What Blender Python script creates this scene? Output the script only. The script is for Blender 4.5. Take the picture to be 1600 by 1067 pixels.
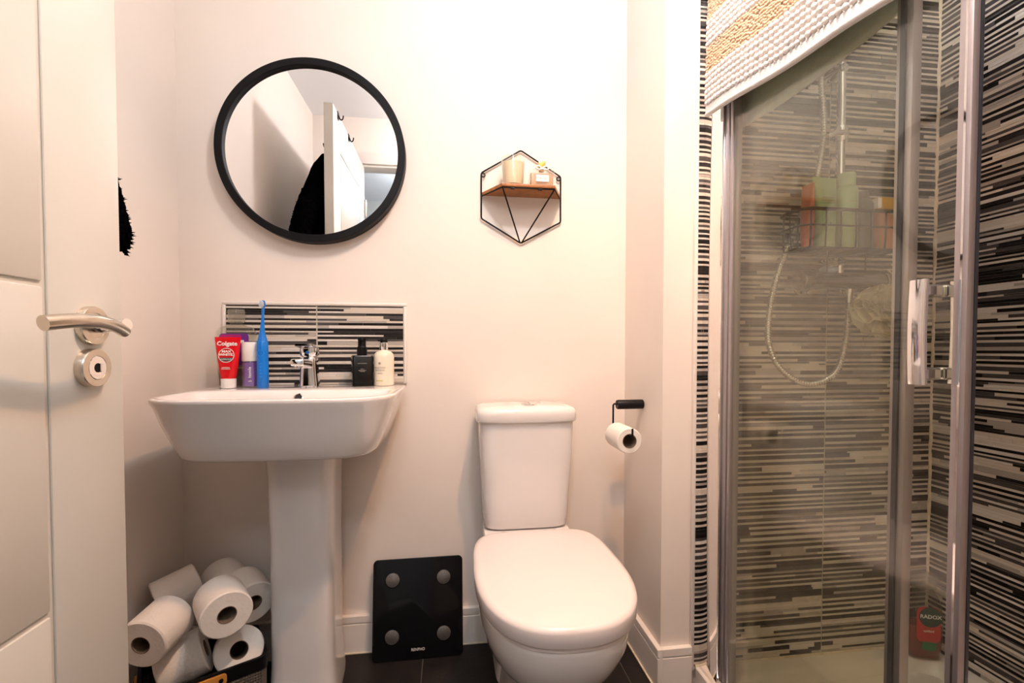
import bpy, bmesh, math, random
from mathutils import Vector, Matrix, noise as mnoise
for o in list(bpy.data.objects): bpy.data.objects.remove(o)
scene = bpy.context.scene
COL = scene.collection
random.seed(7)
PI = math.pi

# ---------------------------------------------------------------- camera
cam_d = bpy.data.cameras.new('camera'); cam = bpy.data.objects.new('camera', cam_d); COL.objects.link(cam)
cam_d.sensor_width = 36.0; cam_d.lens = 711.0/1600*36; cam_d.shift_y = 29.5/1600; cam_d.clip_start = 0.02
cam.location = (0, 0, .96)
cam.rotation_euler = (math.radians(90-1.45), 0, math.radians(-7.6))
scene.camera = cam
# ---------------------------------------------------------------- world + light + exposure
world = bpy.data.worlds.new('world'); scene.world = world; world.use_nodes = True
world.node_tree.nodes['Background'].inputs[0].default_value = (.75, .85, 1, 1)
world.node_tree.nodes['Background'].inputs[1].default_value = .25
vs = scene.view_settings
vs.view_transform = 'Standard'; vs.look = 'None'; vs.gamma = 1; vs.use_curve_mapping = False
vs.exposure = 0.42
BOUNCE_FILL = dict(loc=(.20, .54, 2.335), r=.055, color=(.97, .955, .98), strength=182.0)           # added globe, stands in for flash bounced off the ceiling
SPOT = dict(loc=(.25, .62, 2.330), power=78.0, color=(1.0, .53, .26), angle=125, blend=.9)  # warm downlight
HALL_FILL = dict(loc=(-.1, -.75, 2.335), r=.10, color=(.86, .93, 1.0), strength=34.0)  # added landing globe, cool fill from behind the camera

# ---------------------------------------------------------------- materials
MATS = {}
def mat(name, col, rough=.5, metal=0, spec=.5, noise=0, nscale=40, bump=0, bscale=60, trans=0, ior=1.45, coat=0,
        emit=None, alpha=1, sheen=0, col2=None, aniso=None):
    m = bpy.data.materials.new(name); m.use_nodes = True
    nt = m.node_tree; b = nt.nodes['Principled BSDF']
    b.inputs['Base Color'].default_value = (*col, 1)
    b.inputs['Roughness'].default_value = rough; b.inputs['Metallic'].default_value = metal
    b.inputs['Specular IOR Level'].default_value = spec
    b.inputs['Transmission Weight'].default_value = trans; b.inputs['IOR'].default_value = ior
    b.inputs['Coat Weight'].default_value = coat; b.inputs['Coat Roughness'].default_value = .05
    if sheen: b.inputs['Sheen Weight'].default_value = sheen
    if emit:
        b.inputs['Emission Color'].default_value = (*emit[:3], 1); b.inputs['Emission Strength'].default_value = emit[3]
    if noise or bump or col2:
        tc = nt.nodes.new('ShaderNodeTexCoord')
        if noise or col2:
            n = nt.nodes.new('ShaderNodeTexNoise'); n.inputs['Scale'].default_value = nscale; n.inputs['Detail'].default_value = 4
            nt.links.new(tc.outputs['Object'], n.inputs['Vector'])
            r = nt.nodes.new('ShaderNodeValToRGB')
            a = [max(0, c*(1-noise)) for c in col]; c2 = col2 or [min(1, c*(1+noise)) for c in col]
            r.color_ramp.elements[0].color = (*a, 1); r.color_ramp.elements[1].color = (*c2, 1)
            r.color_ramp.elements[0].position = .3; r.color_ramp.elements[1].position = .7
            nt.links.new(n.outputs['Fac'], r.inputs['Fac']); nt.links.new(r.outputs['Color'], b.inputs['Base Color'])
        if bump:
            n2 = nt.nodes.new('ShaderNodeTexNoise'); n2.inputs['Scale'].default_value = bscale; n2.inputs['Detail'].default_value = 3
            nt.links.new(tc.outputs['Object'], n2.inputs['Vector'])
            bp = nt.nodes.new('ShaderNodeBump'); bp.inputs['Strength'].default_value = bump; bp.inputs['Distance'].default_value = .002
            nt.links.new(n2.outputs['Fac'], bp.inputs['Height']); nt.links.new(bp.outputs['Normal'], b.inputs['Normal'])
    MATS[name] = m
    return m
def clear(name, tint=(1, 1, 1), haze=.0, hazecol=(.8, .8, .75), refl=1.45, body=0, bodycol=(1, 1, 1)):
    """thin glass / clear plastic: transparent + fresnel mirror + a little milky scatter from dried water"""
    m = bpy.data.materials.new(name); m.use_nodes = True; nt = m.node_tree; nt.nodes.clear()
    out = nt.nodes.new('ShaderNodeOutputMaterial')
    tr = nt.nodes.new('ShaderNodeBsdfTransparent'); tr.inputs[0].default_value = (*tint, 1)
    gl = nt.nodes.new('ShaderNodeBsdfGlossy'); gl.inputs['Roughness'].default_value = .0; gl.inputs[0].default_value = (1, 1, 1, 1)
    lw = nt.nodes.new('ShaderNodeLayerWeight'); lw.inputs[0].default_value = .5
    pw = nt.nodes.new('ShaderNodeMath'); pw.operation = 'POWER'; pw.inputs[1].default_value = 5; nt.links.new(lw.outputs['Facing'], pw.inputs[0])
    fr = nt.nodes.new('ShaderNodeMath'); fr.operation = 'MULTIPLY_ADD'; fr.inputs[1].default_value = .96; fr.inputs[2].default_value = ((refl-1)/(refl+1))**2
    nt.links.new(pw.outputs[0], fr.inputs[0])
    mx = nt.nodes.new('ShaderNodeMixShader'); nt.links.new(fr.outputs[0], mx.inputs[0])
    base = tr
    if haze:
        df = nt.nodes.new('ShaderNodeBsdfDiffuse'); df.inputs[0].default_value = (*hazecol, 1)
        tl = nt.nodes.new('ShaderNodeBsdfTranslucent'); tl.inputs[0].default_value = (*hazecol, 1)
        ad = nt.nodes.new('ShaderNodeMixShader'); ad.inputs[0].default_value = .5
        nt.links.new(df.outputs[0], ad.inputs[1]); nt.links.new(tl.outputs[0], ad.inputs[2])
        mh = nt.nodes.new('ShaderNodeMixShader'); 
        tc = nt.nodes.new('ShaderNodeTexCoord'); n = nt.nodes.new('ShaderNodeTexNoise'); n.inputs['Scale'].default_value = 3
        nt.links.new(tc.outputs['Object'], n.inputs['Vector'])
        mm = nt.nodes.new('ShaderNodeMath'); mm.operation = 'MULTIPLY_ADD'; mm.inputs[1].default_value = haze*.6; mm.inputs[2].default_value = haze*.7
        nt.links.new(n.outputs['Fac'], mm.inputs[0]); nt.links.new(mm.outputs[0], mh.inputs[0])
        nt.links.new(tr.outputs[0], mh.inputs[1]); nt.links.new(ad.outputs[0], mh.inputs[2]); base = mh
    nt.links.new(base.outputs[0], mx.inputs[1]); nt.links.new(gl.outputs[0], mx.inputs[2])
    nt.links.new(mx.outputs[0], out.inputs[0]); MATS[name] = m
    return m

mat('paint', (.82, .735, .66), .62, noise=.015, nscale=6, bump=.05, bscale=180)
mat('ceiling_paint', (.90, .91, .93), .8, noise=.01, nscale=6, bump=.05, bscale=180)
mat('hall_paint', (.62, .62, .60), .7, noise=.02, nscale=6)
mat('gloss_white', (.80, .74, .68), .3, noise=.01, nscale=8)
mat('door_white', (.64, .62, .565), .36, noise=.015, nscale=5, bump=.03, bscale=90)
mat('ceramic', (.80, .76, .735), .07, coat=.5, noise=.008, nscale=5)
mat('seat_plastic', (.76, .69, .665), .22, noise=.008, nscale=5)
mat('chrome', (.82, .82, .83), .07, 1, noise=.02, nscale=30)
mat('hose_steel', (.66, .65, .63), .10, 1, noise=.05, nscale=30)
mat('dull_chrome', (.34, .33, .32), .16, 1, noise=.05, nscale=30)
mat('satin_nickel', (.62, .55, .46), .26, 1, noise=.05, nscale=80)
mat('aluminium', (.40, .37, .385), .40, .75, noise=.02, nscale=60)
mat('bright_aluminium', (.88, .85, .83), .04, 1, noise=.02, nscale=60)
mat('black_metal', (.004, .004, .0045), .5, spec=.25, noise=.1, nscale=60)
mat('black_frame', (.0025, .0025, .003), .5, spec=.22, noise=.1, nscale=30)
mat('mirror', (.93, .93, .93), .0, 1)
mat('black_plastic', (.003, .003, .0035), .42, spec=.25, noise=.1, nscale=40)
mat('black_glass', (.005, .005, .006), .10, spec=.3, noise=.1, nscale=10)
mat('steel_disc', (.38, .34, .31), .35, 1, noise=.12, nscale=200)
mat('grout', (.55, .50, .42), .85, noise=.08, nscale=50)
mat('floor_tile', (.013, .010, .009), .5, spec=.3, noise=.35, nscale=14, bump=.3, bscale=70)
mat('floor_grout', (.11, .09, .075), .9, noise=.2, nscale=50)
mat('tile_cream', (.66, .585, .49), .42, noise=.10, nscale=70, bump=.25, bscale=120)
mat('tile_white', (.72, .66, .59), .40, noise=.08, nscale=70, bump=.25, bscale=120)
mat('tile_stone', (.43, .38, .335), .45, noise=.16, nscale=70, bump=.3, bscale=120)
mat('tile_grey', (.070, .062, .060), .5, spec=.3, noise=.3, nscale=60, bump=.35, bscale=120)
mat('tile_dark', (.020, .017, .017), .5, spec=.25, noise=.4, nscale=60, bump=.35, bscale=120)
mat('tile_black', (.007, .006, .006), .5, spec=.25, noise=.4, nscale=60, bump=.3, bscale=120)
mat('tray', (.78, .72, .64), .25, noise=.02, nscale=10)
mat('silicone', (.72, .62, .47), .5, noise=.15, nscale=60)
mat('wood', (.33, .115, .02), .42, noise=.28, nscale=45)
mat('tan_leather', (.52, .22, .035), .5, noise=.1, nscale=50, bump=.2, bscale=200)
mat('weave', (.05, .042, .035), .8, col2=(.16, .13, .10), nscale=320)
mat('paper', (.82, .765, .70), .95, noise=.02, nscale=20, bump=.5, bscale=150)
mat('cardboard', (.17, .12, .085), .95, noise=.15, nscale=60)
mat('robe', (.0016, .0015, .002), 1.0, spec=.0, noise=.5, nscale=60)
mat('mat_white', (.74, .71, .69), .95, noise=.03, nscale=40)
mat('mat_tan', (.66, .48, .34), .95, noise=.14, nscale=120)
mat('mat_hem', (.70, .69, .68), .95, noise=.03, nscale=60, bump=.4, bscale=300)
mat('mat_back', (.80, .86, .88), .95, noise=.06, nscale=80, bump=.4, bscale=300)
mat('red_gloss', (.62, .006, .012), .2, noise=.12, nscale=25)
mat('white_plastic', (.80, .76, .72), .35, noise=.01, nscale=10)
mat('print_white', (.85, .82, .78), .5)
mat('print_black', (.02, .02, .02), .5)
mat('print_grey', (.30, .28, .25), .5)
mat('print_gold', (.6, .55, .2), .5)
mat('dark_seal', (.03, .035, .05), .3)
mat('purple_label', (.16, .025, .24), .35, noise=.1, nscale=15)
mat('magenta_label', (.36, .015, .16), .35, noise=.1, nscale=15)
mat('purple_gel', (.22, .10, .42), .12, noise=.1, nscale=15, coat=.6)
mat('mouthwash', (.10, .07, .085), .15, trans=.35)
mat('teal_dark', (.02, .06, .065), .35)
mat('blue_plastic', (.004, .17, .62), .32, noise=.04, nscale=10)
mat('blue_light', (.02, .24, .72), .3)
mat('bristle', (.7, .75, .8), .8)
mat('black_bottle', (.003, .0025, .002), .25, spec=.3, noise=.1, nscale=10)
mat('cream_lotion', (.78, .70, .56), .22, noise=.02, nscale=10, coat=.5)
mat('candle_wax', (.85, .70, .52), .6, noise=.02, nscale=10)
mat('perfume', (.80, .56, .40), .1, trans=.5)
mat('gold', (.72, .46, .12), .2, 1)
mat('green_tube', (.40, .56, .30), .4, noise=.03, nscale=15)
mat('green_bottle', (.36, .52, .25), .28, noise=.03, nscale=15)
mat('salmon', (.66, .17, .11), .4, noise=.05, nscale=15)
mat('yellow_card', (.72, .38, .01), .5, noise=.05, nscale=15)
mat('orange_bottle', (.60, .20, .07), .35, noise=.05, nscale=15)
mat('grey_bottle', (.09, .085, .08), .45, noise=.1, nscale=30)
mat('loofah', (.80, .72, .52), .9, noise=.1, nscale=80)
mat('soap_blue', (.38, .50, .72), .4, noise=.03, nscale=15)
mat('red_gel', (.33, .035, .03), .12, trans=.35, coat=.4)
mat('red_label', (.50, .035, .03), .4, noise=.05, nscale=15)
mat('green_label', (.01, .05, .035), .4)
mat('leaf_label', (.03, .16, .06), .4)
mat('bounce_fill_lens', (.9, .9, .9), .5, emit=(*BOUNCE_FILL['color'], BOUNCE_FILL['strength']))
mat('spot_lens', (.9, .9, .9), .5, emit=(*SPOT['color'], 20))
mat('hall_fill_lens', (.9, .9, .9), .5, emit=(*HALL_FILL['color'], HALL_FILL['strength']))
clear('glass', (.985, .99, .985), 0)
clear('bottle_clear', (.93, .93, .90), .05)
clear('shower_glass', (.955, .96, .915), .016, (.72, .68, .54), 1.5)
clear('cap_clear', (.86, .85, .80), .22, (.7, .68, .6))

# ---------------------------------------------------------------- helpers
def link(o, parent=None):
    COL.objects.link(o)
    if parent: o.parent = parent
    return o
def tag(o, label=None, cat=None, group=None, kind=None):
    if label: o['label'] = label
    if cat: o['category'] = cat
    if group: o['group'] = group
    if kind: o['kind'] = kind
    return o
def thing(name, label, cat, loc=(0, 0, 0), rotz=0, group=None, kind=None):
    o = bpy.data.objects.new(name, None); o.empty_display_size = .05
    o.location = loc; o.rotation_euler = (0, 0, rotz); link(o)
    return tag(o, label, cat, group, kind)
def obj(name, bm, m, parent=None, smooth=None, bevel=0, seg=2, mats=None):
    if bevel:
        bmesh.ops.bevel(bm, geom=bm.edges[:], offset=bevel, segments=seg, profile=.5, affect='EDGES', clamp_overlap=True)
    bmesh.ops.recalc_face_normals(bm, faces=bm.faces)
    me = bpy.data.meshes.new(name); bm.to_mesh(me); bm.free()
    for x in (mats or [m]): me.materials.append(MATS[x])
    if smooth is not None:
        for p in me.polygons: p.use_smooth = True
        if smooth < 179: me.set_sharp_from_angle(angle=math.radians(smooth))
    return link(bpy.data.objects.new(name, me), parent)
def bx(bm, x0, x1, y0, y1, z0, z1, mi=0):
    vs = [bm.verts.new(p) for p in ((x0,y0,z0),(x1,y0,z0),(x1,y1,z0),(x0,y1,z0),(x0,y0,z1),(x1,y0,z1),(x1,y1,z1),(x0,y1,z1))]
    for f in ((0,3,2,1),(4,5,6,7),(0,1,5,4),(1,2,6,5),(2,3,7,6),(3,0,4,7)):
        bm.faces.new([vs[i] for i in f]).material_index = mi
    return vs
def box(name, m, x0, x1, y0, y1, z0, z1, parent=None, bevel=0, seg=2):
    bm = bmesh.new(); bx(bm, x0, x1, y0, y1, z0, z1)
    return obj(name, bm, m, parent, smooth=40 if bevel else None, bevel=bevel, seg=seg)
def loft(bm, rings, cap0=True, cap1=True, closed=True):
    vr = [[bm.verts.new(p) for p in r] for r in rings]
    n = len(vr[0])
    for a, b in zip(vr, vr[1:]):
        for i in range(n if closed else n-1):
            j = (i+1) % n
            bm.faces.new((a[i], a[j], b[j], b[i]))
    if cap0: bm.faces.new(vr[0][::-1])
    if cap1: bm.faces.new(vr[-1])
    return vr
def lathe(bm, prof, n=32, M=None, cap=True):
    """prof: list of (r, z) along local z"""
    rings = []
    for r, z in prof:
        rings.append([Vector((r*math.cos(2*PI*i/n), r*math.sin(2*PI*i/n), z)) for i in range(n)])
    if M is not None: rings = [[M @ p for p in r] for r in rings]
    loft(bm, rings, cap, cap)
def axis_matrix(loc, d):
    d = Vector(d).normalized()
    return Matrix.Translation(Vector(loc)) @ d.to_track_quat('Z', 'Y').to_matrix().to_4x4()
def tube(bm, pts, r, n=10, closed=False, cap=True):
    pts = [Vector(p) for p in pts]; rings = []; N = len(pts)
    prev = None
    for i, p in enumerate(pts):
        if closed: t = (pts[(i+1) % N]-pts[i-1]).normalized()
        else: t = (pts[min(i+1, N-1)]-pts[max(i-1, 0)]).normalized()
        if prev is None:
            u = t.orthogonal().normalized()
        else:
            u = (prev - t*prev.dot(t)).normalized()
        prev = u; v = t.cross(u)
        rr = r[i] if isinstance(r, (list, tuple)) else r
        rings.append([p+(u*math.cos(2*PI*k/n)+v*math.sin(2*PI*k/n))*rr for k in range(n)])
    if closed: rings.append(rings[0]); 
    if closed:
        vr = [[bm.verts.new(p) for p in r_] for r_ in rings[:-1]]
        for i in range(N):
            a, b = vr[i], vr[(i+1) % N]
            for k in range(n):
                j = (k+1) % n; bm.faces.new((a[k], a[j], b[j], b[k]))
    else: loft(bm, rings, cap, cap)
def smooth_path(pts, k=8):
    """Catmull-Rom"""
    P = [Vector(p) for p in pts]; P = [2*P[0]-P[1]] + P + [2*P[-1]-P[-2]]; out = []
    for i in range(1, len(P)-2):
        for s in range(k):
            t = s/k; a, b, c, d = P[i-1], P[i], P[i+1], P[i+2]
            out.append(.5*((2*b)+(c-a)*t+(2*a-5*b+4*c-d)*t*t+(3*b-a-3*c+d)*t**3))
    out.append(P[-2]); return out
def rrect(hw, hd, r, n=6, cx=0, cy=0):
    pts = []
    for (sx, sy, a0) in ((1,1,0),(-1,1,PI/2),(-1,-1,PI),(1,-1,1.5*PI)):
        for i in range(n+1):
            a = a0+PI/2*i/n
            pts.append((cx+sx*(hw-r)+r*math.cos(a), cy+sy*(hd-r)+r*math.sin(a)))
    return pts
def slab(bm, outline, z0, z1, e=.002, M=None):
    """rounded-edge plate from a 2-D outline"""
    cx = sum(p[0] for p in outline)/len(outline); cy = sum(p[1] for p in outline)/len(outline)
    def ins(d):
        res = []; N = len(outline)
        for i in range(N):
            a = Vector(outline[i-1]); b = Vector(outline[(i+1) % N]); t = (b-a)
            if t.length < 1e-9: res.append(outline[i]); continue
            t.normalize(); res.append((outline[i][0]-t.y*d, outline[i][1]+t.x*d))
        return res
    rings = []
    for d, z in ((e, z0), (e*.3, z0+e*.3), (0, z0+e), (0, z1-e), (e*.3, z1-e*.3), (e, z1)):
        rings.append([Vector((p[0], p[1], z)) for p in ins(d)])
    if M is not None: rings = [[M @ p for p in r] for r in rings]
    loft(bm, rings)
def text(name, s, size, m, parent, M, wrap=None, depth=.0003, bold=0, sx=1, shear=0):
    """lettering as thin real geometry; wrap = cylinder radius about local z"""
    cu = bpy.data.curves.new(name, 'FONT'); cu.body = s; cu.size = size; cu.align_x = 'CENTER'; cu.align_y = 'CENTER'
    cu.extrude = depth; cu.offset = bold; cu.resolution_u = 2; cu.shear = shear
    t = bpy.data.objects.new(name, cu); COL.objects.link(t)
    me = bpy.data.meshes.new_from_object(t.evaluated_get(bpy.context.evaluated_depsgraph_get()))
    bpy.data.objects.remove(t)
    for v in me.vertices:
        x, y, z = v.co; x *= sx
        if wrap:
            a = x/wrap; v.co = Vector(((wrap+z)*math.sin(a), -(wrap+z)*math.cos(a), y))
        else:
            v.co = Vector((x, -z, y))
    me.transform(M); me.materials.clear(); me.materials.append(MATS[m])
    return link(bpy.data.objects.new(name, me), parent)
def T(x, y, z, rz=0): return Matrix.Translation((x, y, z)) @ Matrix.Rotation(rz, 4, 'Z')
def struct(o): o['kind'] = 'structure'; return o
def copy_tree(o, parent=None):
    c = o.copy(); link(c); c.parent = parent
    for ch in list(o.children): copy_tree(ch, c)
    return c

# ---------------------------------------------------------------- the room
XL, XB, XR = -.802, .584, 1.4455      # left wall, pipe-boxing side, shower side plaster
YB, YS, YD = 1.479, 1.2005, .060      # alcove back wall, wall behind the shower, door wall (room side)
ZC = 2.335
def wall(name, m, x0, x1, y0, y1, z0, z1, label, cat='wall'):
    return tag(struct(box(name, m, x0, x1, y0, y1, z0, z1)), label, cat)
wall('wall_back', 'paint', XL-.1, XB, YB, YB+.1, 0, ZC, 'warm white painted wall behind the basin and toilet')
wall('wall_left', 'paint', XL-.1, XL, YD, YB, 0, ZC, 'white painted side wall beside the basin, behind the door')
wall('wall_shower', 'paint', XB, XR+.1, YS, YB+.1, 0, ZC, 'projecting white wall carrying the toilet roll holder and shower tiles')
wall('wall_right', 'paint', XR, XR+.1, YD-.1, YS, 0, ZC, 'outer wall of the shower under the strip tiles')
tag(struct(box('ceiling', 'ceiling_paint', XL-.1, XR+.1, YD-.1, YB+.1, ZC, ZC+.08)), 'plain white bathroom ceiling', 'ceiling')
# door wall with opening x -.557 .. .215, head 2.05
wall('wall_door_side', 'paint', XL-.1, -.585, YD-.10, YD, 0, ZC, 'white wall strip between left wall and door hinge')
wall('wall_door_far', 'paint', .245, XR+.1, YD-.10, YD, 0, ZC, 'white wall beside the doorway, seen only from inside')
wall('wall_door_head', 'paint', -.585, .245, YD-.10, YD, 2.075, ZC, 'white wall above the doorway, seen in the mirror')
tr = thing('trim_1', 'white door lining and architrave around the doorway', 'door frame', (0, YD, 0), kind='structure')
for nm, a in (('lining_jamb', (-.585,-.557,-.10,0,0,2.075)), ('lining_jamb', (.217,.245,-.10,0,0,2.075)), ('lining_head', (-.557,.217,-.10,0,2.047,2.075)),
              ('architrave_leg', (-.640,-.570,0,.016,0,2.13)), ('architrave_leg', (.230,.300,0,.016,0,2.13)), ('architrave_head', (-.570,.230,0,.016,2.06,2.13))):
    box(nm, 'gloss_white', *a, parent=tr, bevel=.003)
# landing beyond the doorway
tag(struct(box('wall_hall_far', 'hall_paint', -1.6, 1.6, -1.62, -1.5, 0, ZC)), 'grey wall of the landing beyond the doorway', 'wall')
tag(struct(box('wall_hall_left', 'hall_paint', -1.7, -1.6, -1.62, YD-.1, 0, ZC)), 'grey side wall of the landing left of the doorway', 'wall')
tag(struct(box('wall_hall_right', 'hall_paint', 1.6, 1.7, -1.62, YD-.1, 0, ZC)), 'grey side wall of the landing right of the doorway', 'wall')
tag(struct(box('ceiling_hall', 'ceiling_paint', -1.7, 1.7, -1.62, YD-.1, ZC, ZC+.08)), 'white ceiling of the landing', 'ceiling')
tag(struct(box('floor_hall', 'hall_paint', -1.7, 1.7, -1.62, YD-.1, -.05, -.004)), 'plain floor of the landing beyond the doorway', 'floor')
# floor: tiles with recessed grout
fl = tag(struct(box('floor', 'floor_grout', XL-.1, XR+.1, YD-.1, YB+.1, -.05, -.0025)), 'dark slate tiled bathroom floor with thin grout lines', 'floor')
xs = [-.09+.3*k for k in range(-3, 6)]; ys = [1.20-.6*k for k in range(-1, 3)][::-1]
for i in range(len(xs)-1):
    for j in range(len(ys)-1):
        x0, x1 = max(xs[i], XL)+.0013, min(xs[i+1], XR)-.0013; y0, y1 = max(ys[j], YD-.1)+.0013, min(ys[j+1], YB)-.0013
        if x1 > x0+.01 and y1 > y0+.01:
            box('floor_tile', 'floor_tile', x0, x1, y0, y1, -.012, 0, parent=fl, bevel=.0008, seg=1)
# skirting boards: lower board + grooved cap
def skirt(name, label, p0, p1, nrm, t=.015, H=.118, ext0=0, ext1=0):
    p0, p1, nrm = Vector(p0), Vector(p1), Vector(nrm); d = (p1-p0).normalized()
    e = thing(name, label, 'skirting board', (p0.x, p0.y, 0), kind='structure')
    a, b = p0-d*ext0, p1+d*ext1
    for nm, z0, z1, tt in (('board', 0, H-.026, t), ('groove', H-.026, H-.022, t-.005), ('cap', H-.022, H, t)):
        bm = bmesh.new(); q = [a, b, b+nrm*tt, a+nrm*tt]
        loft(bm, [[Vector((v.x-p0.x, v.y-p0.y, z)) for v in q] for z in (z0, z1)])
        obj(nm, bm, 'gloss_white', e, bevel=.0012 if nm != 'groove' else 0, seg=1)
    bm = bmesh.new(); q = [a+nrm*t, b+nrm*t, b+nrm*(t+.004), a+nrm*(t+.004)]
    loft(bm, [[Vector((v.x-p0.x, v.y-p0.y, z)) for v in q] for z in (0, .003)]); obj('sealant', bm, 'silicone', e)
skirt('baseboard_back', 'white grooved skirting along the wall behind basin and toilet', (XL, YB, 0), (XB-.015, YB, 0), (0, -1, 0))
skirt('baseboard_left', 'white grooved skirting along the left wall behind the basket', (XL, YB-.015, 0), (XL, YD, 0), (1, 0, 0))
skirt('baseboard_boxing_side', 'white grooved skirting on the boxing side beside the toilet', (XB, YB-.015, 0), (XB, YS, 0), (-1, 0, 0), ext1=.015)
skirt('baseboard_boxing_front', 'short white grooved skirting on the boxing front by the shower tray', (XB, YS, 0), (.672, YS, 0), (0, -1, 0))

# ---------------------------------------------------------------- strip-mosaic tiling
MOS = ['tile_cream', 'tile_white', 'tile_stone', 'tile_grey', 'tile_dark', 'tile_black']
def unit_strip(mname):
    bm = bmesh.new(); bx(bm, 0, 1, 0, 1, 0, 1)
    me = bpy.data.meshes.new('mosaic_strip'); bm.to_mesh(me); bm.free(); me.materials.append(MATS[mname]); return me
UNIT = [unit_strip(m) for m in MOS]
def rows(u0, u1, v0, v1, rh, seed, joint_us=()):
    """strips as (u0,u1,v0,v1,proud,mat): light and dark courses alternate, ends staggered"""
    rnd = random.Random(seed); out = []
    edges = [u0]+list(joint_us)+[u1]; v = v0; light = True
    while v < v1-.003:
        h = rh*rnd.choice((.72, .85, 1.0, 1.0, 1.15, 1.45))*(.9 if light else 1.1); h = min(h, v1-v)
        for a, b in zip(edges, edges[1:]):
            a += .0019 if a != u0 else 0; b -= .0019 if b != u1 else 0
            u = a-rnd.uniform(0, .10); lt = light
            if rnd.random() < .03: lt = not lt
            while u < b:
                L = rnd.uniform(.05, .27); e = min(u+L, b)
                if b-e < .012: e = b
                if e > a+.002:
                    m = rnd.choice((0, 0, 0, 1, 1, 2, 2)) if lt else rnd.choice((3, 3, 4, 4, 5, 5))
                    out.append((max(u, a), e, v, v+h, rnd.uniform(.0006, .0022), m))
                u = e
                lt = (not light) if rnd.random() < .17 else light
        v += h; light = not light
    return out
def lay(parent, strips, place, limit, score):
    """the strips that show largest become objects, the rest one joined part"""
    order = sorted(range(len(strips)), key=lambda i: -score(strips[i])); big = set(order[:limit])
    V, Fc, MI = [], [], []
    for i, s in enumerate(strips):
        lo, sc, = place(s)
        if i in big:
            o = bpy.data.objects.new('mosaic_strip', UNIT[s[5]]); o.location = lo; o.scale = sc; link(o, parent)
        else:
            n = len(V); x, y, z = lo; a, b, c = sc
            V += [(x,y,z),(x+a,y,z),(x+a,y+b,z),(x,y+b,z),(x,y,z+c),(x+a,y,z+c),(x+a,y+b,z+c),(x,y+b,z+c)]
            for f in ((0,3,2,1),(4,5,6,7),(0,1,5,4),(1,2,6,5),(2,3,7,6),(3,0,4,7)): Fc.append([n+k for k in f]); MI.append(s[5])
    if V:
        me = bpy.data.meshes.new('mosaic_strips_rest'); me.from_pydata(V, [], Fc)
        for m in MOS: me.materials.append(MATS[m])
        me.polygons.foreach_set('material_index', MI)
        o = link(bpy.data.objects.new('mosaic_strips_rest', me), parent); o['kind'] = 'stuff'
CP = Vector((0, 0, .96))
def vis_score(c, area, nrm, zlo, zhi):
    d = Vector(c)-CP
    if not (zlo < c[2] < zhi): return area*1e-3
    return area*abs(d.normalized().dot(Vector(nrm)))/d.length_squared
# splashback over the basin
sb = thing('splashback', 'small strip mosaic splashback in white trim above the basin', 'splashback', (-.41, YB, .849))
box('backing', 'grout', -.262, .262, -.0065, 0, 0, .246, parent=sb)
st = rows(-.260, .260, .001, .243, .0073, 3, (0,))
lay(sb, st, lambda s: ((s[0], -.0065-s[4], s[2]+.0003), (s[1]-s[0]-.0006, s[4], s[3]-s[2]-.0006)), 300, lambda s: (s[1]-s[0])*(s[3]-s[2]))
for nm, a in (('trim_top', (-.271, .271, -.010, 0, .2445, .2545)), ('trim_side', (-.271, -.261, -.010, 0, 0, .2445)), ('trim_side', (.261, .271, -.010, 0, 0, .2445))):
    box(nm, 'gloss_white', *a, parent=sb, bevel=.003)
# shower back wall
sw = thing('shower_tiling', 'strip mosaic tiling on the wall behind the shower valve', 'wall tiling', (.681, YS, .045), kind='structure')
box('backing', 'grout', 0, XR-.681, -.0065, 0, 0, ZC-.045, parent=sw)
st = rows(0, XR-.681-.009, .004, ZC-.05, .0073, 11, (.402,))
lay(sw, st, lambda s: ((s[0], -.0065-s[4], s[2]+.0003), (s[1]-s[0]-.0006, s[4], s[3]-s[2]-.0006)), 300,
    lambda s: vis_score((.681+(s[0]+s[1])/2, YS, .045+s[2]), (s[1]-s[0])*(s[3]-s[2]), (0, 1, 0), .05, 1.7))
box('edge_trim', 'gloss_white', -.011, 0, -.0105, 0, 0, ZC-.045, parent=sw, bevel=.003)
# shower side wall
sr = thing('shower_tiling', 'strip mosaic tiling on the right-hand shower wall beyond the open door', 'wall tiling', (XR, YD, .045), kind='structure')
box('backing', 'grout', -.0065, 0, 0, YS-.0065-YD, 0, ZC-.045, parent=sr)
st = rows(0, YS-.010-YD, .004, ZC-.05, .0073, 23, ())
lay(sr, st, lambda s: ((-.0065-s[4], s[0], s[2]+.0003), (s[4], s[1]-s[0]-.0006, s[3]-s[2]-.0006)), 300,
    lambda s: vis_score((XR, YD+(s[0]+s[1])/2, .045+s[2]), (s[1]-s[0])*(s[3]-s[2]), (1, 0, 0), .1, 1.75) * (1 if YD+(s[0]+s[1])/2 > .88 else .001))
bm = bmesh.new(); rnd = random.Random(4)
tube(bm, [(XR-.0085-.681+rnd.uniform(-.0012, .0012), -.0095+rnd.uniform(-.0012, .0012), .005+.02*i) for i in range(114)], [.0045*rnd.uniform(.7, 1.3) for _ in range(114)], 6)
obj('corner_sealant', bm, 'silicone', sw, smooth=60)

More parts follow.
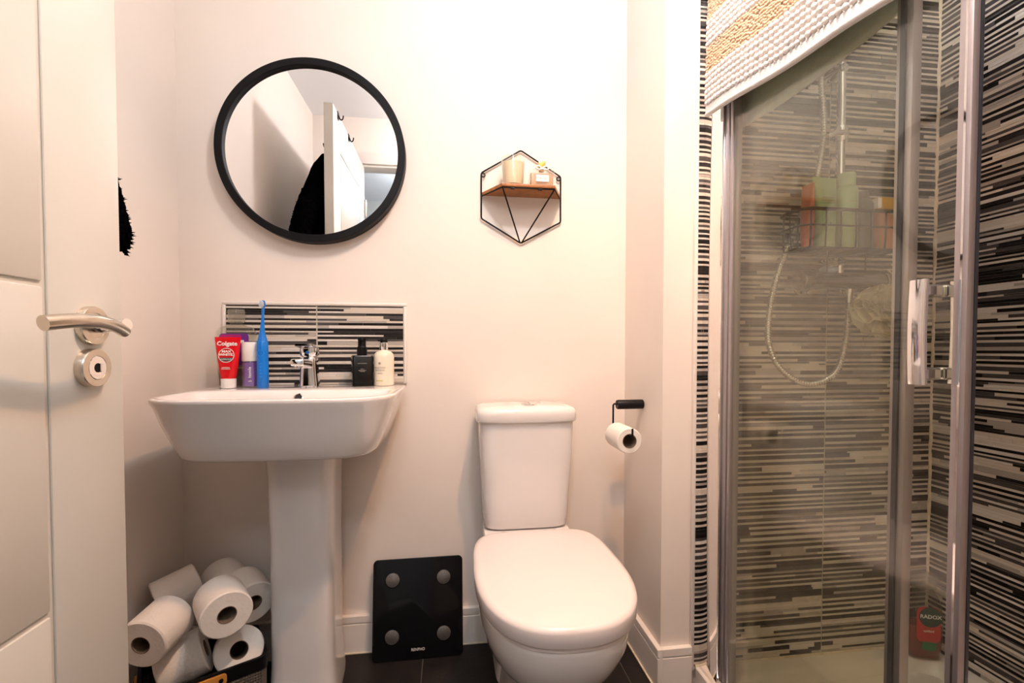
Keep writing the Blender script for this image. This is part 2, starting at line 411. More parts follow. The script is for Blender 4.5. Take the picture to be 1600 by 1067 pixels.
# ---------------------------------------------------------------- ceiling downlight and added fill globes
def fill_globe(label, P, lens):
    t = thing('added_fill_globe', label, 'ceiling light', (P['loc'][0], P['loc'][1], ZC)); r = P['r']; d = .075
    bm = bmesh.new(); lathe(bm, [(.050, 0), (.052, -.004), (.048, -.016), (.016, -.020), (.014, -d-.006), (r*.45, -d-.010), (r*.45, -d-.024), (r*.3, -d-.026)], 40); obj('fill_globe_mount', bm, 'white_plastic', t, smooth=40)
    bm = bmesh.new(); lathe(bm, [(r*math.sin(a), -d-.022-r*.9+r*math.cos(a)) for a in [.4+(PI-.42)*k/12 for k in range(13)]], 24); obj('globe', bm, lens, t, smooth=60)
fill_globe('added white globe standing in for flash bounced off the bathroom ceiling', BOUNCE_FILL, 'bounce_fill_lens')
dl = thing('ceiling_downlight', 'small warm downlight in the bathroom ceiling', 'downlight', (SPOT['loc'][0]+.12, SPOT['loc'][1]+.02, ZC))
bm = bmesh.new(); lathe(bm, [(.045, 0), (.045, -.003), (.042, -.005), (.030, -.004), (.028, -.001)], 40); obj('bezel', bm, 'white_plastic', dl, smooth=40)
bm = bmesh.new(); lathe(bm, [(.0275, -.0008), (.0270, -.0022)], 32); obj('lens', bm, 'spot_lens', dl)
l = bpy.data.lights.new('lamp', 'SPOT'); l.energy = SPOT['power']; l.color = SPOT['color']; l.spot_size = math.radians(SPOT['angle']); l.spot_blend = SPOT['blend']; l.shadow_soft_size = .026
lo_ = bpy.data.objects.new('lamp', l); lo_.location = (0, 0, -.006); link(lo_, dl)
fill_globe('added globe on the landing giving cool fill light through the doorway', HALL_FILL, 'hall_fill_lens')
# ---------------------------------------------------------------- door (opened against the left wall)
DX, DE, DH = -.511, .788, .062        # room-side face, free edge, hinge edge
dr = thing('door_1', 'white grooved panel door standing open on the left', 'door', (DX, DH, 0), kind='structure')
W = DE-DH
box('core', 'door_white', -.0365, -.0035, 0, W, .006, 2.04, parent=dr, bevel=.001, seg=1)
gz = [.619, 1.042, 1.466]; zz = [.006]+[.196]+gz+[1.87]+[2.04]
def dpanel(y0, y1, z0, z1):
    for x0, x1 in ((-.0045, 0), (-.040, -.0355)): box('panel', 'door_white', x0, x1, y0, y1, z0, z1, parent=dr, bevel=.0032, seg=2)
dpanel(W-.131, W, .006, 2.04); dpanel(0, .131, .006, 2.04)
for a, b in zip(zz, zz[1:]): dpanel(.138, W-.138, a+(.0035 if a > .01 else 0), b-(.0035 if b < 2 else 0))
def hardware(side):                    # +1 room face
    s = 1 if side > 0 else -1; x = 0 if side > 0 else -.040
    yr, zr, zl = .723-DH, .993, .933
    bm = bmesh.new(); lathe(bm, [(.0275, 0), (.0275, .007), (.0262, .0092), (.018, .0098), (.0175, .0085)], 40, axis_matrix((x, yr, zr), (s, 0, 0))); rose = obj('handle_rose', bm, 'satin_nickel', dr, smooth=35)
    bm = bmesh.new(); tube(bm, [(x+s*.006, yr, zr), (x+s*.03, yr, zr), (x+s*.052, yr-.004, zr+.002)], [.0105, .0095, .0085], 16)
    obj('handle_neck', bm, 'chrome', rose, smooth=40)
    pts = []
    for i in range(17):
        t = i/16; y = yr-.135+.130*t; pts.append((x+s*(.048+.012*math.sin(PI*t)), y, zr-.006+.010*math.sin(PI*(t*.9+.08))-.003*t))
    bm = bmesh.new(); tube(bm, pts, [.0092-.0012*i/16 for i in range(17)], 18); obj('lever', bm, 'satin_nickel', rose, smooth=50)
    bm = bmesh.new(); lathe(bm, [(.0275, 0), (.0275, .009), (.0262, .0112), (.0172, .0115), (.0165, .0105)], 40, axis_matrix((x, yr-.002, zl), (s, 0, 0))); lr = obj('lock_rose', bm, 'satin_nickel', dr, smooth=35)
    bm = bmesh.new(); lathe(bm, [(.0165, .0100), (.0165, .0112), (.016, .0116)], 32, axis_matrix((x, yr-.002, zl), (s, 0, 0))); obj('lock_plate', bm, 'bright_aluminium', lr, smooth=35)
    bm = bmesh.new(); lathe(bm, [(.0068, .0112), (.0066, .0120)], 20, axis_matrix((x, yr-.002, zl), (s, 0, 0))); obj('lock_recess', bm, 'black_metal', lr)
    bm = bmesh.new(); bx(bm, x+min(s*.011, s*.0145), x+max(s*.011, s*.0145), yr-.0002, yr+.0045, zl-.006, zl+.006); obj('coin_slot', bm, 'chrome', lr, bevel=.001, seg=1)
hardware(1); hardware(-1)
for z in (.25, 1.02, 1.8):
    bm = bmesh.new(); lathe(bm, [(.006, -.05), (.006, .05)], 12, T(.006, -.002, z)); obj('hinge', bm, 'satin_nickel', dr, smooth=40)

# hooks over the door + black robe
def over_hook(y, label):
    t = thing('over_door_hook', label, 'hook', (DX, y, 2.04), group='black hooks over the door')
    bm = bmesh.new(); bx(bm, -.043, .003, -.012, .012, .0005, .0025); obj('strap_top', bm, 'black_metal', t)
    for x0, x1 in ((-.0425, -.0405), (.0005, .0025)):
        bm = bmesh.new(); bx(bm, x0, x1, -.012, .012, -.17 if x0 < 0 else -.03, .0025); obj('strap', bm, 'black_metal', t)
    for x, zz_, s in ((-.0425, -.16, -1), (.0025, -.03, 1)):
        bm = bmesh.new(); tube(bm, smooth_path([(x, 0, zz_+.02), (x+s*.008, 0, zz_+.0), (x+s*.018, 0, zz_+.002), (x+s*.022, 0, zz_+.018)], 6), .003, 8); obj('hook', bm, 'black_metal', t, smooth=60)
over_hook(.70, 'black metal hook strap over the door top by its free edge')
over_hook(.48, 'black metal hook strap over the middle of the door top')
rb = thing('bathrobe', 'black fluffy bathrobe hanging on the hidden side of the door', 'bathrobe', (-.608, .66, .55))
def robe_mesh():
    bm = bmesh.new(); rings = []; n = 64
    lv = [(1.865, -.012, .010, .012), (1.85, -.020, .022, .035), (1.80, -.036, .042, .06), (1.72, -.052, .056, .08), (1.62, -.072, .074, .095), (1.50, -.092, .092, .11), (1.38, -.098, .098, .115), (1.22, -.098, .098, .12), (1.0, -.095, .094, .12), (.75, -.094, .092, .125), (.60, -.094, .092, .125), (.56, -.09, .08, .11)]
    for z, cx_, a, b in lv:
        r = []
        for i in range(n):
            t = 2*PI*i/n; fold = 1+.05*math.sin(7*t+z*3)+.03*math.sin(13*t-z*5)
            r.append(Vector((min(cx_+.058+a*math.cos(t)*fold, .055), .01+b*math.sin(t)*fold, z-.55)))
        rings.append(r)
    loft(bm, rings); bmesh.ops.subdivide_edges(bm, edges=bm.edges[:], cuts=2, use_grid_fill=True)
    for v in bm.verts:
        if v.co.x < .05: v.co += Vector((v.co.x-.01, v.co.y, 0)).normalized()*(mnoise.noise(v.co*45)*.004+mnoise.noise(v.co*130)*.004)
    return bm
obj('body', robe_mesh(), 'robe', rb, smooth=180)
bm = bmesh.new(); sl = smooth_path([(.0, .10, 1.10), (-.02, .16, .98), (-.035, .205, .84), (-.036, .265, .70), (-.030, .285, .635), (-.030, .280, .605)], 10)
tube(bm, sl, [.046-.010*i/(len(sl)-1) for i in range(len(sl))], 26)
bmesh.ops.subdivide_edges(bm, edges=bm.edges[:], cuts=1, use_grid_fill=True)
for v in bm.verts: v.co += Vector((mnoise.noise(v.co*90), mnoise.noise(v.co*90+Vector((9, 0, 0))), mnoise.noise(v.co*90+Vector((0, 9, 0)))))*.005
obj('sleeve', bm, 'robe', rb, smooth=180)
bm = bmesh.new(); rnd = random.Random(2)
for i in range(1500):                 # pile tufts
    k = rnd.randrange(len(sl)); p = sl[k]; a = rnd.uniform(0, 2*PI); d = Vector((math.cos(a), math.sin(a), rnd.uniform(-.5, .3))).normalized(); q = p+d*(.044-.010*k/(len(sl)-1))
    s = d.orthogonal().normalized()*.003; u = d.cross(s)
    v = [bm.verts.new(q+s), bm.verts.new(q-s*.5+u*.9), bm.verts.new(q-s*.5-u*.9), bm.verts.new(q+d*rnd.uniform(.004, .010))]
    for f in ((0, 1, 3), (1, 2, 3), (2, 0, 3)): bm.faces.new([v[k] for k in f])
o = obj('pile_tufts', bm, 'robe', rb); o['kind'] = 'stuff'

# ---------------------------------------------------------------- mirror
mi = thing('wall_mirror', 'round wall mirror in a deep matt black frame above the basin', 'mirror', (-.41, YB, 1.552))
My = axis_matrix((0, 0, 0), (0, -1, 0))
bm = bmesh.new(); N = 128
prof = [(.250, .012), (.250, .040), (.2515, .0415), (.2705, .0415), (.272, .040), (.272, .004), (.2705, .0025), (.252, .0025)]
rings = [[My @ Vector((r*math.cos(2*PI*i/N), r*math.sin(2*PI*i/N), z)) for i in range(N)] for r, z in prof]
loft(bm, rings+[rings[0]], False, False); bmesh.ops.remove_doubles(bm, verts=bm.verts, dist=1e-6); obj('frame', bm, 'black_frame', mi, smooth=40)
bm = bmesh.new(); lathe(bm, [(.2505, .014), (.2505, .030)], N, My); obj('mirror_glass', bm, 'mirror', mi)

# ---------------------------------------------------------------- hexagon shelf
hs = thing('hexagon_shelf', 'black wire hexagon wall shelf with a wooden board', 'shelf', (.2265, YB, 1.45))
hx = [(-.0015, .151), (.1305, .073), (.1305, -.075), (-.0015, -.147), (-.1295, -.072), (-.1295, .073)]
yw = -.008
def rounded_loop(P, r=.006, k=4):
    out = []; n = len(P)
    for i in range(n):
        a, b, c = Vector(P[i-1]), Vector(P[i]), Vector(P[(i+1) % n]); p = b+(a-b).normalized()*r; q = b+(c-b).normalized()*r
        for s in range(k+1):
            t = s/k; out.append(p*(1-t)**2+b*2*t*(1-t)+q*t*t)
    return out
bm = bmesh.new(); tube(bm, [(p.x, yw, p.y) for p in rounded_loop(hx)], .0026, 8, closed=True); obj('hexagon_wire', bm, 'black_metal', hs, smooth=60)
for s in (-1, 1):
    bm = bmesh.new(); fx = -.0715 if s < 0 else .0895
    tube(bm, [(fx, -.100, -.001), (-.0015+s*.003, yw-.001, -.145)], .0024, 8); obj('brace_wire', bm, 'black_metal', hs, smooth=60)
    bm = bmesh.new(); cx_ = s*.1235
    tube(bm, [(cx_+.0060*math.cos(2*PI*i/20), yw, .066+.0060*math.sin(2*PI*i/20)) for i in range(20)], .0019, 8, closed=True); obj('mounting_eye', bm, 'black_metal', hs, smooth=60)
bm = bmesh.new(); tube(bm, [(-.128, yw-.003, -.0015), (-.0715, -.1, -.0015), (.0895, -.1, -.0015), (.129, yw-.003, -.0015)], .0022, 8); obj('support_wire', bm, 'black_metal', hs, smooth=60)
bm = bmesh.new(); slab(bm, [(-.129, -.006), (-.073, -.103), (.091, -.103), (.130, -.006)], .001, .0105, .0012); obj('board', bm, 'wood', hs, smooth=30)
for x in (-.04, .045):
    bm = bmesh.new(); bx(bm, x-.006, x+.006, -.102, -.092, -.0045, .001); obj('clip', bm, 'black_metal', hs)
zs = 1.4608
cd = thing('candle', 'frosted glass tumbler candle on the wall shelf', 'candle', (.1935, 1.423, zs))
bm = bmesh.new(); lathe(bm, [(.001, .0006), (.029, .0006), (.032, .003), (.0375, .092), (.0355, .092), (.031, .008), (.001, .006)], 40); obj('tumbler', bm, 'bottle_clear', cd, smooth=40)
bm = bmesh.new(); lathe(bm, [(.002, .0085), (.0295, .0085), (.0340, .074), (.033, .0755), (.002, .0750)], 36); obj('wax', bm, 'candle_wax', cd, smooth=40)
bm = bmesh.new(); tube(bm, [(0, 0, .075), (.001, 0, .084)], .0011, 6); obj('wick', bm, 'print_black', cd)
pf = thing('perfume_bottle', 'square glass perfume bottle with gold cap and white bow on the wall shelf', 'perfume bottle', (.282, 1.417, zs))
bm = bmesh.new(); slab(bm, rrect(.0395, .017, .004), 0.0005, .055, .002); obj('glass_body', bm, 'bottle_clear', pf, smooth=40)
bm = bmesh.new(); slab(bm, rrect(.035, .0125, .003), .006, .046, .001); obj('scent', bm, 'perfume', pf, smooth=40)
bm = bmesh.new(); lathe(bm, [(.009, .055), (.009, .062), (.007, .064)], 20); obj('neck', bm, 'gold', pf, smooth=40)
bm = bmesh.new(); slab(bm, rrect(.0105, .0105, .002), .064, .084, .001); obj('cap', bm, 'gold', pf, smooth=40)
bm = bmesh.new()
for s in (-1, 1): tube(bm, smooth_path([(0, -.0115, .061), (s*.012, -.014, .067), (s*.021, -.012, .062), (s*.012, -.0145, .056), (0, -.0115, .060)], 6), .0026, 8)
obj('bow', bm, 'print_white', pf, smooth=60)
bm = bmesh.new(); bx(bm, -.020, .020, -.0178, -.0171, .018, .038); lb = obj('label', bm, 'print_white', pf)
text('lettering', 'Miss Dior', .0085, 'print_grey', lb, T(0, -.0181, .028))

# ---------------------------------------------------------------- basin
def outl(hw, yb, yf, z, nb=9, nf=4.2, n=96, cx=0, bow=0):
    yc = yb-(yb-yf)*.45; r = []
    for i in range(n):
        t = 2*PI*i/n; c, s = math.cos(t), math.sin(t)
        if s >= 0: x = hw*math.copysign(abs(c)**(2/nb), c); y = yc+(yb-yc)*abs(s)**(2/nb)
        else: x = hw*math.copysign(abs(c)**(2/nf), c); y = yc-(yc-yf)*abs(s)**(2/nf)
        r.append(Vector((x+cx, y, z)))
    return r
BY = 1.468
ba = thing('pedestal_basin', 'white ceramic wash basin on a full pedestal', 'wash basin', (-.41, BY, 0))
bm = bmesh.new()
R_ = [(.150,-.02,-.315,.6985,9,5), (.205,-.004,-.355,.6995,9,5.5), (.219,0,-.368,.704,9,5.5), (.226,0,-.375,.712,9,5.5), (.240,0,-.388,.745,9,5.2), (.256,0,-.405,.790,9,5), (.266,0,-.417,.825,9,4.7), (.272,0,-.424,.840,9,4.6), (.2735,0,-.4255,.8465,9,4.5), (.272,-.0015,-.424,.849,9,4.5),
      (.268,-.004,-.420,.8500,9,4.5), (.259,-.070,-.411,.8500,9,4.5), (.254,-.150,-.406,.8495,8,4.5), (.250,-.178,-.402,.8480,7,4.5), (.247,-.183,-.399,.8450,7,4.4), (.241,-.188,-.393,.835,7,4.2), (.215,-.205,-.368,.790,6,4), (.17,-.225,-.33,.760,5,3.5), (.09,-.26,-.29,.748,4,3), (.02,-.268,-.278,.746,2,2)]
loft(bm, [outl(a, b, c, d, e, f) for a, b, c, d, e, f in R_]); obj('basin', bm, 'ceramic', ba, smooth=180)
bm = bmesh.new(); lathe(bm, [(.012, .0), (.012, .0025), (.0095, .003), (.0085, .001)], 28, axis_matrix((.006, -.1915, .8290), (0, -.93, .35))); ov = obj('overflow_ring', bm, 'chrome', ba, smooth=40)
bm = bmesh.new(); lathe(bm, [(.0088, .0010), (.0085, .0018)], 24, axis_matrix((.006, -.1915, .8290), (0, -.93, .35))); obj('overflow_hole', bm, 'print_black', ov)
bm = bmesh.new(); lathe(bm, [(.02, 0), (.02, .003), (.004, .005)], 24, T(0, -.27, .747)); obj('waste', bm, 'chrome', ba, smooth=40)
bm = bmesh.new()
pr = [(.092, .0, 1.0), (.092, .02, 1.0), (.086, .05, 1.0), (.083, .12, 1), (.082, .45, 1), (.086, .62, 1), (.092, .702, 1)]
loft(bm, [[Vector((v.x*(1-.16*max(0, (v.y+.20)/.18))+.010, v.y, v.z)) for v in outl(h, -.022, -.228-(h-.083)*.8, z, 6, 5, 64)] for h, z, _ in pr]); obj('pedestal', bm, 'ceramic', ba, smooth=50)

# tap
tp = thing('basin_tap', 'chrome mixer tap on the basin ledge', 'tap', (-.407, 1.383, .850))
bm = bmesh.new(); lathe(bm, [(.0285, 0), (.0285, .003), (.026, .005)], 32); obj('base_ring', bm, 'chrome', tp, smooth=40)
bm = bmesh.new()
loft(bm, [[Vector((p[0], p[1]+dy, z)) for p in rrect(a, b, min(a, b)*.75, 8)] for z, a, b, dy in ((.003,.0275,.0235,0),(.02,.0260,.0225,0),(.05,.0240,.022,-.001),(.068,.0235,.0215,-.003),(.080,.0235,.021,-.004),(.086,.021,.019,-.004))]); obj('body', bm, 'chrome', tp, smooth=50)
bm = bmesh.new()
loft(bm, [[Vector((p[0]+dx, y, zc+p[1])) for p in rrect(a, b, min(a, b)*.6, 6)] for y, dx, zc, a, b in ((-.004,0,.066,.0172,.015),(-.03,-.004,.068,.0172,.012),(-.045,-.008,.071,.0175,.0115),(-.066,-.010,.0725,.0175,.0105),(-.074,-.011,.0725,.0170,.010),(-.076,-.011,.0725,.015,.008))]); obj('spout', bm, 'chrome', tp, smooth=45)
bm = bmesh.new(); lathe(bm, [(.0105, 0), (.0105, .006), (.008, .006)], 24, T(-.0105, -.064, .059)); obj('aerator', bm, 'chrome', tp, smooth=40)
bm = bmesh.new()
loft(bm, [[Vector((p[0]+.002, p[1]+dy, z)) for p in rrect(a, b, min(a, b)*.8, 8)] for z, a, b, dy in ((.086,.018,.018,-.004),(.092,.0240,.0205,-.004),(.106,.0255,.021,-.005),(.113,.0235,.0195,-.006),(.117,.016,.014,-.006))]); lvh = obj('cartridge_cap', bm, 'chrome', tp, smooth=50)
bm = bmesh.new()
loft(bm, [[Vector((p[0]+.002, y, zc+p[1])) for p in rrect(a, b, b*.8, 5)] for y, zc, a, b in ((.006,.112,.017,.004),(-.02,.1155,.022,.005),(-.04,.119,.0235,.0045),(-.058,.121,.024,.0038),(-.062,.1215,.022,.003))]); obj('lever', bm, 'chrome', lvh, smooth=45)
bm = bmesh.new(); lathe(bm, [(.0045, 0), (.0045, .001)], 16, axis_matrix((.002, -.026, .100), (0, -1, 0))); obj('temperature_dot', bm, 'blue_light', tp)

# ---------------------------------------------------------------- things on the basin ledge
ZL = .8503
def prism_bottle(rows_, bm=None, n=7):
    bm = bm or bmesh.new(); loft(bm, [[Vector((p[0], p[1], z)) for p in rrect(a, b, min(r, a*.98, b*.98), n)] for z, a, b, r in rows_]); return bm
# mouthwash
mw = thing('mouthwash_bottle', 'clear flat mouthwash bottle with purple label behind the red toothpaste', 'bottle', (-.626, 1.437, ZL))
obj('bottle_body', prism_bottle([(.0, .044, .020, .012), (.004, .048, .024, .014), (.03, .049, .025, .016), (.12, .050, .026, .016), (.158, .050, .026, .016), (.172, .042, .022, .014), (.178, .022, .016, .014), (.182, .016, .016, .015), (.190, .016, .016, .015)]), 'bottle_clear', mw, smooth=50)
obj('liquid', prism_bottle([(.003, .044, .0205, .012), (.03, .0455, .0215, .012), (.052, .046, .022, .012)]), 'mouthwash', mw, smooth=50)
cp = obj('cap', prism_bottle([(.186, .020, .020, .019), (.190, .0215, .0215, .020), (.222, .0215, .0215, .020), (.225, .020, .020, .019)]), 'cap_clear', mw, smooth=50)
bm = bmesh.new(); slab(bm, rrect(.040, .046, .010), 0, .0006, .0002, T(.004, -.0268, .108) @ Matrix.Rotation(PI/2, 4, 'X')); lb = obj('front_label', bm, 'purple_label', mw)
bm = bmesh.new(); slab(bm, rrect(.030, .016, .008), 0, .0006, .0002, T(-.005, -.0275, .135) @ Matrix.Rotation(PI/2, 4, 'X')); obj('label_swoosh', bm, 'magenta_label', lb)
bm = bmesh.new(); bx(bm, .022, .031, -.0282, -.0276, .126, .135); obj('label_square', bm, 'print_white', lb)
# toothpaste: stands on its cap
tpst = thing('toothpaste_tube', 'red toothpaste tube standing on its white cap on the basin', 'toothpaste', (-.6165, 1.362, ZL), rotz=.05)
bm = bmesh.new(); lathe(bm, [(.0155, 0), (.0185, .001), (.0190, .026), (.0175, .0275)], 36); obj('cap', bm, 'white_plastic', tpst, smooth=40)
rw = []
for i in range(13):
    t = i/12; z = .0270+.1155*t; a = .0185+.0150*t**.8; b = max(.0012, .0175*(1-t**1.6)); rw.append((z, a if t < .93 else .0335, b, b*.98))
obj('tube_body', prism_bottle(rw), 'red_gloss', tpst, smooth=60)
tm = lambda z, o=0: T(0, -max(.0016, .0175*(1-((z-.027)/.1155)**1.6))-.0006-o, z) @ Matrix.Rotation(math.radians(-9), 4, 'X')
text('lettering', 'Colgate', .0165, 'print_white', tpst, tm(.124, .001), bold=.0004)
bm = bmesh.new(); tube(bm, [(.0195*math.cos(2*PI*i/40), -.0002, .0195*math.sin(2*PI*i/40)) for i in range(40)], .0008, 6, closed=True); bm.transform(tm(.092, .001)); obj('label_ring', bm, 'print_white', tpst)
text('lettering', 'MAX\nWHITE.', .0088, 'print_white', tpst, tm(.098, .002), bold=.0003, sx=1.25)
bm = bmesh.new(); bx(bm, -.0165, .0165, -.0004, .0002, -.0045, .0045); bm.transform(tm(.081, .001)); lb = obj('label_band', bm, 'teal_dark', tpst)
text('lettering', 'LUMINOUS', .0055, 'print_white', lb, tm(.081, .0018))
text('lettering', 'WHITENING\nTOOTHPASTE', .0036, 'print_white', tpst, tm(.056, .0016))
# purple serum dispenser
ps = thing('serum_dispenser', 'purple pump dispenser with tall white cap beside the toothbrush', 'dispenser', (-.5660, 1.385, ZL))
bm = bmesh.new(); lathe(bm, [(.0215, 0), (.0235, .0015), (.0238, .070), (.0225, .074), (.019, .075)], 40); obj('outer_sleeve', bm, 'bottle_clear', ps, smooth=40)
bm = bmesh.new(); lathe(bm, [(.0195, .004), (.0205, .006), (.0205, .072), (.018, .0735)], 36); bdy = obj('inner_bottle', bm, 'purple_gel', ps, smooth=40)
bm = bmesh.new(); lathe(bm, [(.0228, .075), (.0236, .0765), (.0236, .126), (.0225, .1285), (.018, .129)], 40); obj('cap', bm, 'white_plastic', ps, smooth=40)
text('lettering', 'hismile', .011, 'print_white', bdy, T(0, 0, .044) @ Matrix.Rotation(.22, 4, 'Z') @ Matrix.Translation((0, -.0241, 0)) @ Matrix.Rotation(-PI/2, 4, 'Y'))
text('lettering', 'v34', .006, 'print_white', bdy, T(0, 0, .019) @ Matrix.Rotation(.22, 4, 'Z'), wrap=.0241)
# electric toothbrush
tb = thing('electric_toothbrush', 'bright blue electric toothbrush standing on the basin', 'toothbrush', (-.5270, 1.364, ZL))
bm = bmesh.new(); lathe(bm, [(.0140, 0), (.0152, .0015), (.0150, .05), (.0146, .11), (.0143, .1295), (.0135, .131)], 36); hd = obj('handle', bm, 'blue_plastic', tb, smooth=40)
bm = bmesh.new(); lathe(bm, [(.0137, .131), (.0137, .133)], 32); obj('collar', bm, 'blue_light', tb, smooth=40)
bm = bmesh.new(); hp = [(0, 0, .133, .0128), (0, 0, .140, .0112), (0, .0, .160, .0068), (.001, 0, .180, .0046), (.002, 0, .205, .0034), (.003, 0, .224, .0036)]
tube(bm, [(a, b, c) for a, b, c, d in hp], [d for *_, d in hp], 20); nk = obj('brush_neck', bm, 'blue_plastic', tb, smooth=60)
bm = bmesh.new(); M = T(.003, 0, .235) @ Matrix.Rotation(-.35, 4, 'Z') @ Matrix.Rotation(PI/2, 4, 'X')
slab(bm, [(.0062*math.cos(2*PI*i/24), .0118*math.sin(2*PI*i/24)) for i in range(24)], -.003, .002, .001, M); obj('brush_head', bm, 'blue_plastic', nk, smooth=40)
bm = bmesh.new()
for i in range(-2, 3):
    for j in range(-4, 5):
        if (i/2.4)**2+(j/4.6)**2 < 1: tube(bm, [M @ Vector((i*.002, j*.0022, .002)), M @ Vector((i*.002, j*.0022, .011))], .0009, 5)
o = obj('bristles', bm, 'bristle', nk); o['kind'] = 'stuff'
bm = bmesh.new(); tube(bm, [(.0085*math.cos(2*PI*i/28), -.0143, .098+.0085*math.sin(2*PI*i/28)) for i in range(28)], .0007, 6, closed=True); obj('button_ring', bm, 'blue_light', hd, smooth=60)
for k in range(5):
    bm = bmesh.new(); bx(bm, -.0025, .0025, -.0156, -.0150, .030+.009*k, .0345+.009*k); obj('mode_mark', bm, 'blue_light', hd)
# black hand wash
bb = thing('hand_wash_bottle', 'square black pump bottle on the right of the basin', 'bottle', (-.2640, 1.405, ZL), rotz=.28)
bdy = obj('bottle_body', prism_bottle([(0, .0275, .0275, .005), (.002, .0295, .0295, .006), (.086, .0295, .0295, .006), (.090, .027, .027, .006), (.0915, .012, .012, .010)]), 'black_bottle', bb, smooth=40)
bm = bmesh.new(); lathe(bm, [(.0135, .091), (.0145, .092), (.0145, .114), (.0125, .1155), (.0115, .118), (.0115, .136), (.0125, .137), (.0125, .143), (.010, .1445)], 32); pm = obj('pump', bm, 'black_plastic', bb, smooth=40)
obj('nozzle', prism_bottle([(0, .006, .0045, .003), (.020, .005, .004, .003), (.030, .0045, .0035, .003)]), 'black_plastic', pm, smooth=40).matrix_local = T(0, -.004, .139, -.28) @ Matrix.Rotation(PI/2, 4, 'X')
for z, w in ((.0665, .013), (.050, .005), (.046, .011), (.0435, .007)):
    bm = bmesh.new(); bx(bm, -w-.002, w-.002, -.0299, -.0295, z, z+.0011); obj('label_line', bm, 'print_grey', bdy)
# cream lotion
lo = thing('lotion_bottle', 'cream lotion bottle with chrome pump collar on the right of the basin', 'bottle', (-.2010, 1.407, ZL))
bm = bmesh.new(); lathe(bm, [(.0275, 0), (.0298, .002), (.0300, .084), (.0285, .093), (.0225, .1005), (.0135, .1045), (.012, .106)], 48); bdy = obj('bottle_body', bm, 'cream_lotion', lo, smooth=40)
bm = bmesh.new(); lathe(bm, [(.0118, .1055), (.0124, .1065), (.0124, .1275), (.0115, .1285)], 36); obj('pump_collar', bm, 'chrome', lo, smooth=40)
bm = bmesh.new(); lathe(bm, [(.0105, .1285), (.0112, .1295), (.0112, .138), (.010, .140)], 32); pm = obj('pump_head', bm, 'black_plastic', lo, smooth=40)
bm = bmesh.new(); tube(bm, [(0, 0, .135), (-.010, -.012, .1355), (-.013, -.017, .134)], [.004, .0035, .003], 10); obj('nozzle', bm, 'black_plastic', pm, smooth=50)
text('lettering', 'MOLTON\nBROWN', .0078, 'print_grey', bdy, T(0, 0, .050) @ Matrix.Rotation(-.28, 4, 'Z'), wrap=.0302)
text('lettering', 'LONDON', .0042, 'print_grey', bdy, T(0, 0, .0375) @ Matrix.Rotation(-.28, 4, 'Z'), wrap=.0302)
bm = bmesh.new(); lathe(bm, [(.0038, 0), (.0038, .0005)], 16, T(0, 0, .067) @ Matrix.Rotation(-.28, 4, 'Z') @ Matrix.Translation((0, -.0299, 0)) @ Matrix.Rotation(PI/2, 4, 'X')); obj('emblem', bm, 'print_grey', bdy)
bm = bmesh.new(); rr = [[Vector((.0302*math.sin(a), -.0302*math.cos(a), z)) for a in [-.65+.05*k for k in range(15)]] for z in (.014, .0175)]
loft(bm, rr, False, False, False); obj('label_stripe', bm, 'print_gold', bdy)

# ---------------------------------------------------------------- toilet
tl = thing('toilet', 'white close-coupled toilet with the lid closed', 'toilet', (.226, YB-.011, 0))
def cist(hw, yf, z, n=80, yb=0.0): return outl(hw, yb, yf, z, 10, 5.5, n)
bm = bmesh.new(); loft(bm, [cist(.118, -.118, .414), cist(.127, -.125, .420), cist(.131, -.129, .45), cist(.142, -.142, .65), cist(.1455, -.146, .742)]); ct = obj('cistern', bm, 'ceramic', tl, smooth=50)
bm = bmesh.new(); loft(bm, [cist(.143, -.144, .7425), cist(.1515, -.154, .7430), cist(.153, -.156, .747), cist(.1525, -.157, .768), cist(.150, -.155, .777), cist(.144, -.149, .7835), cist(.132, -.138, .7865), cist(.06, -.1, .7880)]); cl = obj('cistern_lid', bm, 'ceramic', tl, smooth=60)
M = Matrix.Translation((.012, -.083, .7875)) @ Matrix.Diagonal((1.12, 1, 1, 1))
bm = bmesh.new(); lathe(bm, [(.0225, 0), (.0225, .003), (.0215, .0035), (.0195, .0035), (.019, .0025)], 40, M); fb = obj('flush_ring', bm, 'chrome', cl, smooth=40)
bm = bmesh.new(); lathe(bm, [(.0188, .001), (.0188, .0038), (.0175, .0045), (.001, .005)], 40, M); obj('flush_button', bm, 'chrome', fb, smooth=40)
bm = bmesh.new(); bx(bm, .0115, .0125, -.102, -.064, .7915, .7930); obj('button_split', bm, 'print_black', fb)
def egg(hw, yb, yf, z, n=96, nb=6.5, nf=2.5, nar=.09, split=.56):
    yc = yb-(yb-yf)*(1-split); r = []
    for i in range(n):
        t = 2*PI*i/n; c, s = math.cos(t), math.sin(t)
        if s >= 0:
            k = abs(s)**(2/nb); x = hw*math.copysign(abs(c)**(2/nb), c)*(1-nar*k*k); y = yc+(yb-yc)*k
        else: x = hw*math.copysign(abs(c)**(2/nf), c); y = yc-(yc-yf)*abs(s)**(2/nf)
        r.append(Vector((x+.007, y, z)))
    return r
Yb, Yf = -.186, -.658
bm = bmesh.new(); loft(bm, [egg(.170, Yb-.008, Yf+.010, .3985), egg(.1785, Yb, Yf+.003, .3985), egg(.1805, Yb, Yf+.001, .402), egg(.182, Yb, Yf, .428), egg(.1805, Yb-.001, Yf+.0015, .4335), egg(.172, Yb-.005, Yf+.006, .4375), egg(.165, Yb-.012, Yf+.013, .4392), egg(.10, Yb-.06, Yf+.08, .4400), egg(.02, Yb-.2, Yf+.2, .4402)]); obj('seat_lid', bm, 'seat_plastic', tl, smooth=60)
